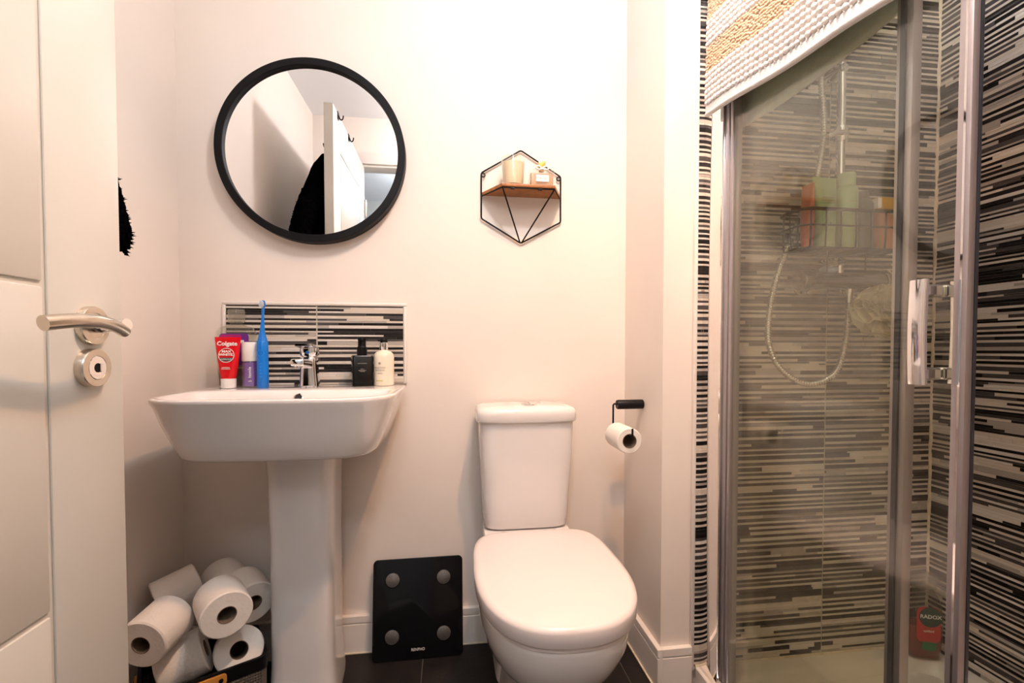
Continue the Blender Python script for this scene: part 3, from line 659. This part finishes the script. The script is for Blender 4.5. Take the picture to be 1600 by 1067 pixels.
bm = bmesh.new(); loft(bm, [egg(.169, Yb-.004, Yf+.012, .387), egg(.1725, Yb, Yf+.009, .3885), egg(.1725, Yb, Yf+.009, .396), egg(.170, Yb-.004, Yf+.011, .3980)]); obj('seat', bm, 'seat_plastic', tl, smooth=50)
bm = bmesh.new()
loft(bm, [egg(.100, -.10, -.46, .0, nar=.0), egg(.098, -.10, -.455, .02, nar=0), egg(.088, -.10, -.43, .09, nar=0), egg(.092, -.10, -.45, .15, nar=0), egg(.108, -.10, -.50, .195, nar=.1), egg(.135, -.11, -.56, .235, nar=.12), egg(.158, -.12, -.61, .285, nar=.15), egg(.170, -.13, -.638, .335, nar=.15), egg(.1725, -.13, -.646, .375, nar=.15), egg(.1715, -.13, -.645, .383, nar=.15), egg(.168, -.132, -.641, .3865, nar=.15)]); obj('bowl', bm, 'ceramic', tl, smooth=180)
bm = bmesh.new(); loft(bm, [outl(a, -.005, -.21, z, 6, 6, 64) for a, z in ((.10, 0), (.095, .05), (.095, .25), (.125, .33), (.132, .36), (.132, .405), (.129, .412))]); obj('cistern_shelf', bm, 'ceramic', tl, smooth=50)
for s in (-1, 1):
    bm = bmesh.new(); lathe(bm, [(.011, 0), (.012, .002), (.012, .020), (.010, .022)], 24, T(s*.075, -.172, .405)); obj('hinge_cap', bm, 'chrome', tl, smooth=40)
bm = bmesh.new(); lathe(bm, [(.006, 0), (.007, .001), (.006, .006)], 16, axis_matrix((-.090, -.38, .05), (-1, 0, 0))); obj('floor_screw_cap', bm, 'white_plastic', tl, smooth=40)

# ---------------------------------------------------------------- rolls
def roll_master(name, R, r, L, parent_kw):
    t = thing(name, **parent_kw)
    bm = bmesh.new(); N = 48
    pr = [(r, -L/2), (R-.003, -L/2), (R, -L/2+.003), (R, L/2-.003), (R-.003, L/2), (r, L/2)]
    rings = [[Vector((q*math.cos(2*PI*i/N), q*math.sin(2*PI*i/N), z)) for i in range(N)] for q, z in pr]
    loft(bm, rings, False, False); obj('paper', bm, 'paper', t, smooth=40)
    bm = bmesh.new(); rr = [[Vector((q*math.cos(2*PI*i/N), q*math.sin(2*PI*i/N), z)) for i in range(N)] for q, z in ((r+.0004, -L/2-.0003), (r+.0004, L/2+.0003), (r-.0012, L/2+.0003), (r-.0012, -L/2-.0003))]
    loft(bm, rr+[rr[0]], False, False); bmesh.ops.remove_doubles(bm, verts=bm.verts, dist=1e-6); obj('core', bm, 'cardboard', t, smooth=40)
    return t
def place_axis(t, c, d): t.matrix_world = axis_matrix(c, d)
# wall-mounted holder and its roll
th = thing('toilet_roll_holder', 'black toilet roll holder fixed to the wall beside the toilet', 'toilet roll holder', (XB, 1.332, .790))
bm = bmesh.new(); lathe(bm, [(.0125, .0), (.0140, .001), (.0145, .004), (.0145, .080), (.0130, .083)], 28, axis_matrix((0, 0, 0), (-1, 0, 0))); obj('mount_bar', bm, 'black_plastic', th, smooth=40)
bm = bmesh.new(); wp = [(-.080, 0, .002), (-.092, 0, .002), (-.0945, 0, -.001), (-.0945, 0, -.066), (-.0945, -.003, -.070), (-.0945, -.147, -.070), (-.0945, -.150, -.067), (-.0945, -.150, -.048)]
tube(bm, wp, .0028, 10); obj('hanger_wire', bm, 'black_metal', th, smooth=60)
hr = roll_master('toilet_roll', .0365, .0200, .100, dict(label='toilet roll hanging on the black wall holder', cat='toilet roll'))
place_axis(hr, (XB-.0945, 1.252, .790-.070-.0175+.0015), (0, -1, 0))
bm = bmesh.new(); rr = [[Vector((.0369*math.cos(a), .0369*math.sin(a), z)) for a in [PI-.1+.05*k for k in range(10)]]+[Vector((-.0482-.0005*k, -.018-.010*k, z)) for k in range(0)] for z in (-.048, .048)]
loft(bm, rr, False, False, False); obj('loose_end', bm, 'paper', hr, smooth=60)

# basket of rolls
A0 = Vector((-.468, 1.218)); ang = math.radians(30)
bk = thing('storage_basket', 'dark woven basket with black rim and tan handle tabs, full of toilet rolls', 'basket', (A0.x, A0.y, 0), rotz=ang)
BL, BD, BH = .260, .165, .178         # local x runs to the left (negative), local y away from camera
bm = bmesh.new()
def shell(x0, x1, y0, y1, z0, z1, t):
    o1 = rrect((x1-x0)/2, (y1-y0)/2, .02, 5, (x0+x1)/2, (y0+y1)/2); i1 = rrect((x1-x0)/2-t, (y1-y0)/2-t, .017, 5, (x0+x1)/2, (y0+y1)/2)
    return [[Vector((p[0], p[1], z0)) for p in o1], [Vector((p[0], p[1], z1)) for p in o1], [Vector((p[0], p[1], z1)) for p in i1], [Vector((p[0], p[1], z0)) for p in i1]]
R4 = shell(-BL, 0, 0, BD, .003, BH-.03, .004); loft(bm, [R4[0], R4[1], R4[2], [v+Vector((0, 0, .004)) for v in R4[3]]]); obj('woven_side', bm, 'weave', bk, smooth=40)
R4 = shell(-BL-.002, .002, -.002, BD+.002, BH-.033, BH, .008); bm = bmesh.new(); loft(bm, R4+[R4[0]], False, False); bmesh.ops.remove_doubles(bm, verts=bm.verts, dist=1e-6); obj('rim_band', bm, 'black_plastic', bk, smooth=40)
bm = bmesh.new()
for k in range(40):                    # weave ribs on the two faces that show
    x = -.015-(BL-.03)*k/39; tube(bm, [(x, -.0005, .004), (x, -.0005, BH-.033)], .0016, 5)
for k in range(20):
    z = .008+(BH-.046)*k/19; tube(bm, [(-.014, -.0012, z), (-BL+.014, -.0012, z)], .0012, 5)
o = obj('weave_ribs', bm, 'weave', bk); o['kind'] = 'stuff'
for (cx_, cy_, rot) in ((-.145, -.0045, 0), (-BL-.0045, BD/2, -PI/2)):
    M = T(cx_, cy_, BH-.018, rot) @ Matrix.Rotation(PI/2, 4, 'X')
    bm = bmesh.new(); slab(bm, rrect(.055 if rot == 0 else .04, .013, .008), -.003, .003, .001, M); hb = obj('handle_tab', bm, 'tan_leather', bk, smooth=40)
    for s in (-1, 1):
        bm = bmesh.new(); lathe(bm, [(.0050, .003), (.0048, .0045), (.003, .0055)], 18, M @ Matrix.Translation((s*(.043 if rot == 0 else .03), 0, 0))); obj('rivet', bm, 'black_metal', hb, smooth=40)
RL = .098
def rl(face, d, label, first=[None]):
    d = Vector(d).normalized(); c = Vector(face)
    if first[0] is None:
        t = roll_master('toilet_roll', .056, .0205, RL, dict(label=label, cat='toilet roll', group='spare rolls in the basket')); first[0] = t
    else:
        t = copy_tree(first[0]); t['label'] = label
    place_axis(t, c, d)
    return t
rl((-0.6912, 1.159, 0.2969), (0.101, 0.99, 0.101), 'spare toilet roll at the left of the basket heap, next to the door')
rl((-0.5602, 1.1905, 0.3275), (-0.573, 0.818, 0.051), 'topmost spare toilet roll, in the middle of the basket heap')
rl((-0.5571, 1.2604, 0.173), (-0.405, 0.81, -0.425), 'spare toilet roll facing forward at the right front of the basket')
rl((-0.6655, 1.2159, 0.1835), (-0.87, -0.404, -0.283), 'spare toilet roll lying sideways at the front of the basket')
rl((-0.5581, 1.3219, 0.285), (-0.627, 0.769, 0.121), 'spare toilet roll half hidden by the pedestal')
rl((-0.7214, 1.299, 0.3108), (0.757, 0.614, 0.225), 'spare toilet roll at the back left of the heap')
rl((-0.644, 1.3900, 0.2841), (-0.607, 0.789, 0.101), 'spare toilet roll at the very back of the heap')

# ---------------------------------------------------------------- bathroom scale leaning on the wall
sc = thing('bathroom_scale', 'black glass bathroom scale leaning on the wall between pedestal and toilet', 'scale', (-.105, 1.4085, .0))
sc.rotation_euler = (math.radians(-9.0), 0, math.radians(0.6))
MX = Matrix.Rotation(PI/2, 4, 'X')
bm = bmesh.new(); slab(bm, rrect(.1385, .1495, .014, 6, 0, .1505), -.006, 0, .0012, MX); gp = obj('glass_top', bm, 'black_glass', sc, smooth=40)
bm = bmesh.new(); slab(bm, rrect(.131, .142, .014, 6, 0, .1505), -.024, -.006, .004, MX); obj('housing', bm, 'black_plastic', sc, smooth=40)
for x in (-.079, .079):
    for z in (.071, .238):
        bm = bmesh.new(); lathe(bm, [(.0235, .0002), (.0235, .0006), (.0215, .0008)], 32, MX @ Matrix.Translation((x, z, 0))); ring = obj('electrode_ring', bm, 'black_plastic', gp)
        bm = bmesh.new(); lathe(bm, [(.0212, .0006), (.0212, .0012), (.020, .0016)], 36, MX @ Matrix.Translation((x, z, 0))); obj('electrode', bm, 'steel_disc', gp, smooth=40)
text('lettering', 'RENPHO', .0118, 'print_white', gp, T(.0, -.0008, .030), sx=.9)

# ---------------------------------------------------------------- shower tray and enclosure
ty = thing('shower_tray', 'low cream shower tray', 'shower tray', (.684, YD, 0), kind='structure')
TW, TD = XR-.0085-.684, YS-.0085-YD
bm = bmesh.new()
def rr3(x0, x1, y0, y1, r, z, n=6): return [Vector((p[0], p[1], z)) for p in rrect((x1-x0)/2, (y1-y0)/2, r, n, (x0+x1)/2, (y0+y1)/2)]
loft(bm, [rr3(0, TW, 0, TD, .004, 0), rr3(0, TW, 0, TD, .004, .055), rr3(.003, TW, .003, TD, .004, .058), rr3(.055, TW-.035, .05, TD-.04, .06, .058), rr3(.062, TW-.045, .057, TD-.05, .06, .053), rr3(.075, TW-.06, .07, TD-.065, .06, .026), rr3(.12, TW-.11, .12, TD-.12, .06, .022), rr3(.3, TW-.3, .4, TD-.4, .06, .019)]); obj('tray_body', bm, 'tray', ty, smooth=35)
bm = bmesh.new(); lathe(bm, [(.045, 0), (.045, .004), (.03, .006), (.005, .0065)], 32, T(TW/2, TD*.5, .019)); obj('drain_cover', bm, 'chrome', ty, smooth=40)
bm = bmesh.new(); tube(bm, [(0, TD-.001, .059), (TW, TD-.001, .059)], .004, 6); obj('sealant', bm, 'silicone', ty, smooth=60)
en = thing('shower_enclosure', 'aluminium framed fixed glass shower screen', 'shower screen', (.707, YS-.0085, .0585))
# local: y negative towards camera
box('wall_profile', 'bright_aluminium', -.012, .030, -.088, 0, .0, 1.87, parent=en, bevel=.002)
box('bottom_rail', 'bright_aluminium', -.010, .034, -1.12, -.088, 0, .026, parent=en, bevel=.003)
box('top_rail', 'aluminium', -.012, .036, -1.12, 0, 1.87, 1.915, parent=en, bevel=.003)
fp = box('fixed_pane', 'shower_glass', .020, .0245, -.532, -.104, .026, 1.87, parent=en)
box('wall_stile', 'aluminium', .008, .030, -.109, -.088, .026, 1.87, parent=en, bevel=.004)
box('wall_stile_bead', 'aluminium', -.006, .007, -.106, -.088, .026, 1.87, parent=en, bevel=.004)
box('meeting_stile', 'aluminium', .012, .030, -.556, -.528, .026, 1.87, parent=en, bevel=.003)
box('meeting_seal', 'dark_seal', .0085, .012, -.546, -.538, .026, 1.87, parent=en)
box('end_profile', 'aluminium', -.012, .030, -1.13, -1.09, 0, 1.87, parent=en, bevel=.002)
sd = thing('sliding_shower_door', 'framed sliding glass shower door pushed open, with chrome handle', 'shower door', (.707, .534, .0865))
box('pane', 'shower_glass', -.002, .002, .020, .540, .0, 1.838, parent=sd)
box('leading_stile', 'aluminium', -.007, .005, .003, .021, .0, 1.838, parent=sd, bevel=.002)
box('stile_bead', 'bright_aluminium', -.0080, -.007, .009, .012, .0, 1.838, parent=sd)
box('magnetic_seal', 'dark_seal', 0.005, .011, .003, .010, 0, 1.838, parent=sd, bevel=.001)
box('trailing_stile', 'aluminium', -.0045, .0045, .538, .549, 0, 1.838, parent=sd, bevel=.002)
for s, nm in ((-1, 'handle'), (1, 'handle')):
    x = s*.034; bm = bmesh.new(); Mh = T(x, .040, .984-.0865) @ Matrix.Rotation(s*PI/2, 4, 'Y')
    rg = []
    for i in range(15):
        t = i/14; z = -.076+.152*t; bow = .0025*(1-(2*t-1)**2); rg.append([Vector((s*(bow)+x+px_*s, .0440+py_, .984-.0865+z)) for px_, py_ in rrect(.0045, .0115, .002, 3)])
    loft(bm, rg); h = obj(nm, bm, 'chrome', sd, smooth=35)
    for z in (-.060, .060):
        bm = bmesh.new(); bx(bm, min(s*.0025, x), max(s*.0025, x), .036, .052, .984-.0865+z-.009, .984-.0865+z+.009); obj('handle_standoff', bm, 'chrome', h, bevel=.003)

# ---------------------------------------------------------------- bobble bath mat over the rail
bt = thing('bath_mat', 'white and tan striped bobble bath mat draped over the shower rail', 'bath mat', (.713, .90, 1.965))
def mat_pt(u, s):
    """u: 0..1 along rail (0 = wall end), s: arclength from the outer hem"""
    y = .237-.519*u
    Lout = .394+.080*u; top = .0
    lean = 0
    r = .034
    if s < Lout:
        d = Lout-s; x = -.034-.012*math.sin(min(1, d/.36)*PI*.5)*.6-.004*math.sin(u*9)*(d/.36); z = -d
    elif s < Lout+PI*r:
        a = (s-Lout)/r; x = -r*math.cos(a); z = r*math.sin(a)
    else:
        d = s-Lout-PI*r; x = .034; z = -d
    return Vector((x, y, z)), Lout
def sheet(u0, u1, sfun0, sfun1, nu, ns, off=0):
    bm = bmesh.new(); g = []
    for j in range(ns+1):
        g.append([])
        for i in range(nu+1):
            u = u0+(u1-u0)*i/nu; p, L = mat_pt(u, 0); s = sfun0(u, L)+(sfun1(u, L)-sfun0(u, L))*j/ns
            g[-1].append(bm.verts.new(mat_pt(u, s)[0]))
    for j in range(ns):
        for i in range(nu): bm.faces.new((g[j][i], g[j][i+1], g[j+1][i+1], g[j+1][i]))
    return bm
o = obj('backing', sheet(0, 1, lambda u, L: .0, lambda u, L: L+PI*.034+.43+.02*math.sin(u*3), 40, 60), 'mat_back', bt, smooth=180)
md = o.modifiers.new('thick', 'SOLIDIFY'); md.thickness = .006; md.offset = 0
bm = bmesh.new()
tube(bm, [mat_pt(i/40, .004)[0]+Vector((-.003, 0, .001)) for i in range(41)], .0055, 10); obj('bottom_hem', bm, 'mat_hem', bt, smooth=60)
bm = sheet(0, 1, lambda u, L: .004, lambda u, L: .026, 40, 3); bmesh.ops.translate(bm, verts=bm.verts, vec=(-.006, 0, 0)); obj('hem_band', bm, 'mat_hem', bt, smooth=180)
def ico(sub=1):
    b = bmesh.new(); bmesh.ops.create_icosphere(b, subdivisions=sub, radius=1); b.verts.ensure_lookup_table()
    r = ([v.co.copy() for v in b.verts], [[v.index for v in f.verts] for f in b.faces]); b.free(); return r
IV, IF = ico(2); JV, JF = ico(1)
def bumps(name, m, s0, s1, du, ds, rad, flat, hi):
    V, Fc = [], []; rnd = random.Random(int(s0*1000)); iv, jf = (IV, IF) if hi else (JV, JF)
    nu = int(.519/du); ns = max(1, int((s1-s0)/ds))
    for j in range(ns):
        for i in range(nu):
            u = (i+.5+(.0 if hi else rnd.uniform(-.3, .3)))/nu; s = s0+(j+.5+(0 if hi else rnd.uniform(-.3, .3)))*(s1-s0)/ns
            if hi: u += rnd.uniform(-.06, .06)/nu; s += rnd.uniform(-.05, .05)*ds
            u = min(1, max(0, u)); p, L = mat_pt(u, s); q, _ = mat_pt(u, s+.001); t = (q-p).normalized(); nrm = t.cross(Vector((0, 1, 0))).normalized()
            if nrm.x > 0 and s < L: nrm = -nrm
            elif s >= L and nrm.z < 0 and s < L+PI*.034: nrm = -nrm
            c = p+nrm*(.003+rad*flat*.55); R = rad*rnd.uniform(.9, 1.08); n = len(V)
            for v in iv: V.append(tuple(c+Vector((0, 1, 0))*v.y*R+t*v.z*R+nrm*v.x*R*flat))
            Fc += [[n+k for k in f] for f in jf]
    me = bpy.data.meshes.new(name); me.from_pydata(V, [], Fc); me.materials.append(MATS[m]); me.polygons.foreach_set('use_smooth', [True]*len(me.polygons))
    o = link(bpy.data.objects.new(name, me), bt); o['kind'] = 'stuff'; return o
bumps('bobbles', 'mat_white', .026, .110, .0148, .0140, .0064, 1.0, True)
bumps('tan_tufts', 'mat_tan', .110, .176, .0060, .0066, .0042, 1.0, False)
bumps('bobbles', 'mat_white', .176, .246, .0148, .0140, .0064, 1.0, True)
bumps('tan_tufts', 'mat_tan', .246, .312, .0060, .0066, .0042, 1.0, False)
bumps('bobbles', 'mat_white', .312, .396, .0148, .0140, .0064, 1.0, True)
bumps('tan_tufts', 'mat_tan', .396, .50, .0060, .0066, .0042, 1.0, False)

# ---------------------------------------------------------------- shower fittings
YW = YS-.0095                         # tile face behind the shower
sv = thing('shower_set', 'chrome shower valve bar with riser rail and hose', 'shower', (1.06, YW, 0))
vy = 1.120-YW
bm = bmesh.new(); lathe(bm, [(.018, -.125), (.0235, -.120), (.0240, -.078), (.0225, -.075), (.0225, .085), (.0240, .088), (.0240, .125), (.018, .130)], 36, axis_matrix((.01, vy, 1.145), (1, 0, 0))); vb = obj('valve_bar', bm, 'dull_chrome', sv, smooth=40)
bm = bmesh.new(); lathe(bm, [(.0275, -.140), (.0285, -.137), (.0285, -.108), (.0265, -.105)], 36, axis_matrix((.01, vy, 1.145), (1, 0, 0))); obj('flow_knob', bm, 'dull_chrome', vb, smooth=40)
bm = bmesh.new(); lathe(bm, [(.0265, .108), (.0285, .111), (.0285, .140), (.0275, .143)], 36, axis_matrix((.01, vy, 1.145), (1, 0, 0))); obj('temperature_knob', bm, 'dull_chrome', vb, smooth=40)
for x in (-.065, .085):
    bm = bmesh.new(); lathe(bm, [(.030, .001), (.030, .006), (.014, .012), (.014, -vy-.012)], 28, axis_matrix((x, 0, 1.145), (0, -1, 0))); obj('wall_union', bm, 'chrome', vb, smooth=40)
bm = bmesh.new(); lathe(bm, [(.009, 0), (.009, .04), (.011, .042), (.011, .055)], 20, T(.024, vy, 1.085)); obj('hose_outlet', bm, 'chrome', vb, smooth=40)
ry = 1.135-YW
bm = bmesh.new(); tube(bm, [(.004, ry, 1.165), (.003, ry, 1.40), (.003, ry, 1.74)], .0105, 20); obj('riser_rail', bm, 'chrome', sv, smooth=60)
for z in (1.20, 1.725):
    bm = bmesh.new(); lathe(bm, [(.016, .001), (.016, -ry-.004), (.012, -ry+.010)], 20, axis_matrix((.003, 0, z), (0, -1, 0))); obj('rail_bracket', bm, 'chrome', sv, smooth=40)
bm = bmesh.new(); lathe(bm, [(.0155, -.02), (.017, -.015), (.017, .015), (.0155, .02)], 24, T(.003, ry, 1.548)); hb = obj('slider', bm, 'chrome', sv, smooth=40)
bm = bmesh.new(); tube(bm, [(.015, ry-.006, 1.552), (-.030, ry-.018, 1.542), (-.060, ry-.025, 1.528)], [.0085, .0085, .0045], 12); obj('hose_guide', bm, 'bright_aluminium', hb, smooth=50)
hp = smooth_path([(-0.060, 1.135-YW, 1.800), (-0.060, 1.135-YW, 1.700), (-0.041, 1.145-YW, 1.586), (-0.035, 1.155-YW, 1.521), (-0.054, 1.160-YW, 1.416), (-0.115, 1.160-YW, 1.280), (-0.175, 1.150-YW, 1.145), (-0.202, 1.140-YW, 1.039), (-0.204, 1.130-YW, 0.960), (-0.165, 1.125-YW, 0.896), (-0.092, 1.120-YW, 0.864), (-0.015, 1.120-YW, 0.895), (0.016, 1.120-YW, 0.986), (.024, vy, 1.085)], 30)
bm = bmesh.new()
# resample for the spiral ribs
pts = [hp[0]]; step = .0019; acc = 0
for a, b in zip(hp, hp[1:]):
    L = (b-a).length; 
    while acc+L >= step:
        t = (step-acc)/L; a = a+(b-a)*t; L = (b-a).length; pts.append(a.copy()); acc = 0
    acc += L
tube(bm, pts, [.0074+.0016*math.cos(2*PI*i/4) for i in range(len(pts))], 8); obj('hose', bm, 'hose_steel', sv, smooth=80)
HM = Matrix.Translation((.012, 1.128-YW, 1.80))
bm = bmesh.new(); tube(bm, [HM @ Vector(p) for p in ((-.07, .005, 0), (-.04, -.03, .05), (0, -.07, .09))], [.011, .012, .014], 16); hh = obj('hand_shower', bm, 'chrome', sv, smooth=60)
bm = bmesh.new(); lathe(bm, [(.02, .02), (.045, .01), (.047, 0), (.044, -.004)], 32, HM @ axis_matrix((.005, -.085, .10), (0, .5, .85))); obj('spray_face', bm, 'chrome', hh, smooth=40)

# wire caddy
cz = 1.2126; ch = .095; cw = .147
cd_ = thing('shower_caddy', 'dark wire caddy basket hanging from the riser rail', 'caddy', (1.008, 1.072, cz))
def loopz(z, hw, hd, r=.03): return [(p[0], p[1], z) for p in rrect(hw, hd, r, 6)]
for nm, z, rr_ in (('top_wire', ch, .0042), ('middle_wire', ch*.58, .0024), ('base_wire', .0, .0028)):
    k = 1 if z > 0 else .94
    bm = bmesh.new(); tube(bm, loopz(z, cw*k, .047*k), rr_, 8, closed=True); obj(nm, bm, 'black_metal', cd_, smooth=60)
for i in range(7):
    x = -.126+.042*i; bm = bmesh.new()
    tube(bm, smooth_path([(x, -.047, ch), (x, -.046, .02), (x, -.036, .0), (x, .036, .0), (x, .046, .02), (x, .047, ch)], 4), .0023, 6); obj('upright_wire', bm, 'black_metal', cd_, smooth=60)
for s in (-1, 1):
    bm = bmesh.new(); tube(bm, smooth_path([(s*.139, -.0, .0), (s*.143, 0, .03), (s*.147, 0, ch)], 4), .0017, 6); obj('end_wire', bm, 'black_metal', cd_, smooth=60)
bm = bmesh.new()
bx(bm, -.136, .136, -.041, .041, -.0012, .0006); obj('base_plate', bm, 'black_metal', cd_)
for s in (-1, 1):
    bm = bmesh.new(); tube(bm, smooth_path([(s*.05+.03, .046, ch), (s*.035+.04, .046, ch+.07), (s*.018+.055, .060, ch+.125), (.055+s*.002, .080, ch+.128)], 6), .0028, 8); obj('hanger_wire', bm, 'black_metal', cd_, smooth=60)
    bm = bmesh.new(); tube(bm, [(s*.055, -.02, 0), (s*.055, -.02, -.055)], .0018, 6); obj('lower_hook', bm, 'black_metal', cd_, smooth=60)
ZK = cz+.0030
t = thing('wash_tube', 'slim salmon red tube at the left end of the caddy', 'tube', (.902, 1.060, ZK))
bm = bmesh.new(); lathe(bm, [(.013, 0), (.0135, .001), (.0135, .022), (.012, .023)], 24); obj('cap', bm, 'salmon', t, smooth=40)
obj('tube_body', prism_bottle([(.022, .011, .017, .010), (.06, .010, .018, .009), (.11, .006, .019, .006), (.150, .0022, .0195, .002), (.162, .0015, .0195, .0014)]), 'salmon', t, smooth=60)
t = thing('conditioner_tube', 'pale green flared tube in the middle of the caddy', 'tube', (.9485, 1.060, ZK))
bm = bmesh.new(); lathe(bm, [(.0235, 0), (.0245, .001), (.0245, .016), (.0235, .017)], 28); obj('cap', bm, 'green_tube', t, smooth=40)
bd = obj('tube_body', prism_bottle([(.017, .0235, .0225, .0215), (.06, .0265, .0205, .0195), (.12, .0300, .013, .0125), (.165, .0330, .004, .0038), (.182, .0335, .0016, .0015)]), 'green_tube', t, smooth=60)
for z, w in ((.128, .017), (.120, .019), (.113, .015)):
    bm = bmesh.new(); bx(bm, -w, w, -.0004, .0004, 0, .0012); bm.transform(T(0, -.0135, z)); obj('label_line', bm, 'print_grey', bd)
bm = bmesh.new(); lathe(bm, [(.004, 0), (.004, .0006)], 16, axis_matrix((0, -.0212, .06), (0, -1, 0))); obj('emblem', bm, 'print_grey', bd)
t = thing('shampoo_bottle', 'pale green round shampoo bottle in the caddy', 'bottle', (1.0115, 1.060, ZK))
bm = bmesh.new(); lathe(bm, [(.0235, 0), (.0255, .002), (.0255, .150), (.0215, .160), (.0195, .1615)], 36); bd = obj('bottle_body', bm, 'green_bottle', t, smooth=40)
bm = bmesh.new(); lathe(bm, [(.0195, .161), (.020, .162), (.020, .192), (.0185, .1945)], 32); obj('cap', bm, 'green_tube', t, smooth=40)
for z, w in ((.118, .013), (.095, .011), (.085, .012)):
    bm = bmesh.new(); rr = [[Vector((.0257*math.sin(a), -.0257*math.cos(a), zz_)) for a in [-.5+.1*k for k in range(11)]] for zz_ in (z, z+.0012)]; loft(bm, rr, False, False, False); obj('label_line', bm, 'print_grey', bd)
t = thing('body_wash_bottle', 'dark grey bottle in the caddy beside the green one', 'bottle', (1.0625, 1.064, ZK))
obj('bottle_body', prism_bottle([(0, .020, .018, .012), (.003, .0215, .020, .013), (.118, .0215, .020, .013), (.130, .018, .016, .012), (.133, .014, .014, .012)]), 'grey_bottle', t, smooth=40)
bm = bmesh.new(); lathe(bm, [(.014, .132), (.0145, .134), (.0145, .150), (.013, .152)], 24); obj('cap', bm, 'grey_bottle', t, smooth=40)
t = thing('shower_gel_bottle', 'orange bottle with wide yellow cap at the right end of the caddy', 'bottle', (1.1190, 1.062, ZK))
obj('bottle_body', prism_bottle([(0, .019, .018, .012), (.003, .0215, .020, .013), (.085, .0215, .020, .013), (.097, .018, .016, .012), (.1065, .014, .014, .012)]), 'orange_bottle', t, smooth=40)
bd = obj('cap', prism_bottle([(.104, .033, .020, .004), (.106, .034, .021, .005), (.131, .034, .021, .005), (.133, .033, .020, .004)]), 'yellow_card', t, smooth=40)
bm = bmesh.new(); bx(bm, -.0343, -.024, -.0214, .0214, .1055, .1315); obj('white_end', bm, 'print_white', bd)
t = thing('soap_bar', 'small pale blue soap bar on top of the shower valve', 'soap', (1.018, 1.118, 1.1678))
bm = bmesh.new(); slab(bm, rrect(.024, .015, .013, 6), 0, .014, .006); obj('bar', bm, 'soap_blue', t, smooth=180)
# loofah
lf = thing('bath_puff', 'cream net bath puff hanging from the valve', 'bath puff', (1.108, 1.045, 1.058))
bm = bmesh.new(); rnd = random.Random(5)
for k in range(26):                    # ruffled net petals around a centre
    ax = Vector((rnd.gauss(0, 1), rnd.gauss(0, 1), rnd.gauss(0, 1))).normalized(); u = ax.orthogonal().normalized(); w = ax.cross(u)
    g = []
    for i in range(33):
        a = 2*PI*i/32; row_ = []
        for j in range(6):
            r = .010+.0115*j; off = .006*math.sin(5*a+k)*j/5+.004*math.sin(11*a+2*k)*j/5
            p = (u*math.cos(a)+w*math.sin(a))*r+ax*(off+.016*math.sin(k)); p.y = max(-.060, min(.060, p.y)); row_.append(bm.verts.new(p))
        g.append(row_)
    for i in range(32):
        for j in range(5): bm.faces.new((g[i][j], g[i+1][j], g[i+1][j+1], g[i][j+1]))
obj('net', bm, 'loofah', lf, smooth=180)
bm = bmesh.new(); tube(bm, smooth_path([(0, 0, .04), (.05, .025, .072), (.084, .041, .090), (.086, .075, .1205), (.086, .109, .088), (.080, .078, .054), (.03, .02, .05), (0, 0, .04)], 8), .0022, 8); obj('cord', bm, 'loofah', lf, smooth=60)
# shower gel in the tray corner
rx = thing('shower_gel_bottle', 'clear red shower gel bottle with round green label in the tray corner', 'bottle', (1.372, 1.148, .0585), rotz=-.34)
obj('bottle_body', prism_bottle([(0, .036, .020, .016), (.004, .042, .0245, .020), (.05, .0455, .0255, .021), (.11, .0465, .0255, .021), (.165, .040, .0235, .020), (.195, .026, .0195, .017), (.205, .021, .018, .016)]), 'bottle_clear', rx, smooth=60)
lq = obj('liquid', prism_bottle([(.003, .0345, .0185, .014), (.006, .040, .0225, .018), (.05, .0435, .0235, .019), (.095, .0442, .0235, .019)]), 'red_gel', rx, smooth=60)
cp = obj('cap', prism_bottle([(.203, .026, .019, .015), (.206, .030, .0205, .016), (.238, .031, .021, .016), (.242, .028, .019, .015)]), 'cap_clear', rx, smooth=50)
MF = lambda x, z, y=-.0262: T(x, y, z) @ Matrix.Rotation(PI/2, 4, 'X')
bm = bmesh.new(); slab(bm, rrect(.030, .052, .018, 8), 0, .0006, .0002, MF(0, .105)); lb = obj('front_label', bm, 'red_label', rx)
bm = bmesh.new(); lathe(bm, [(.029, .0006), (.029, .0014)], 40, MF(.004, .128)); gl_ = obj('round_label', bm, 'green_label', lb)
text('lettering', 'RADOX', .0150, 'print_white', gl_, T(.004, -.0280, .129), bold=.0003)
bm = bmesh.new(); slab(bm, rrect(.018, .012, .006), .0004, .0010, .0002, MF(.002, .043)); obj('leaf_mark', bm, 'leaf_label', lb)
text('lettering', 'uplifted', .009, 'print_white', lb, T(.0, -.0272, .087))
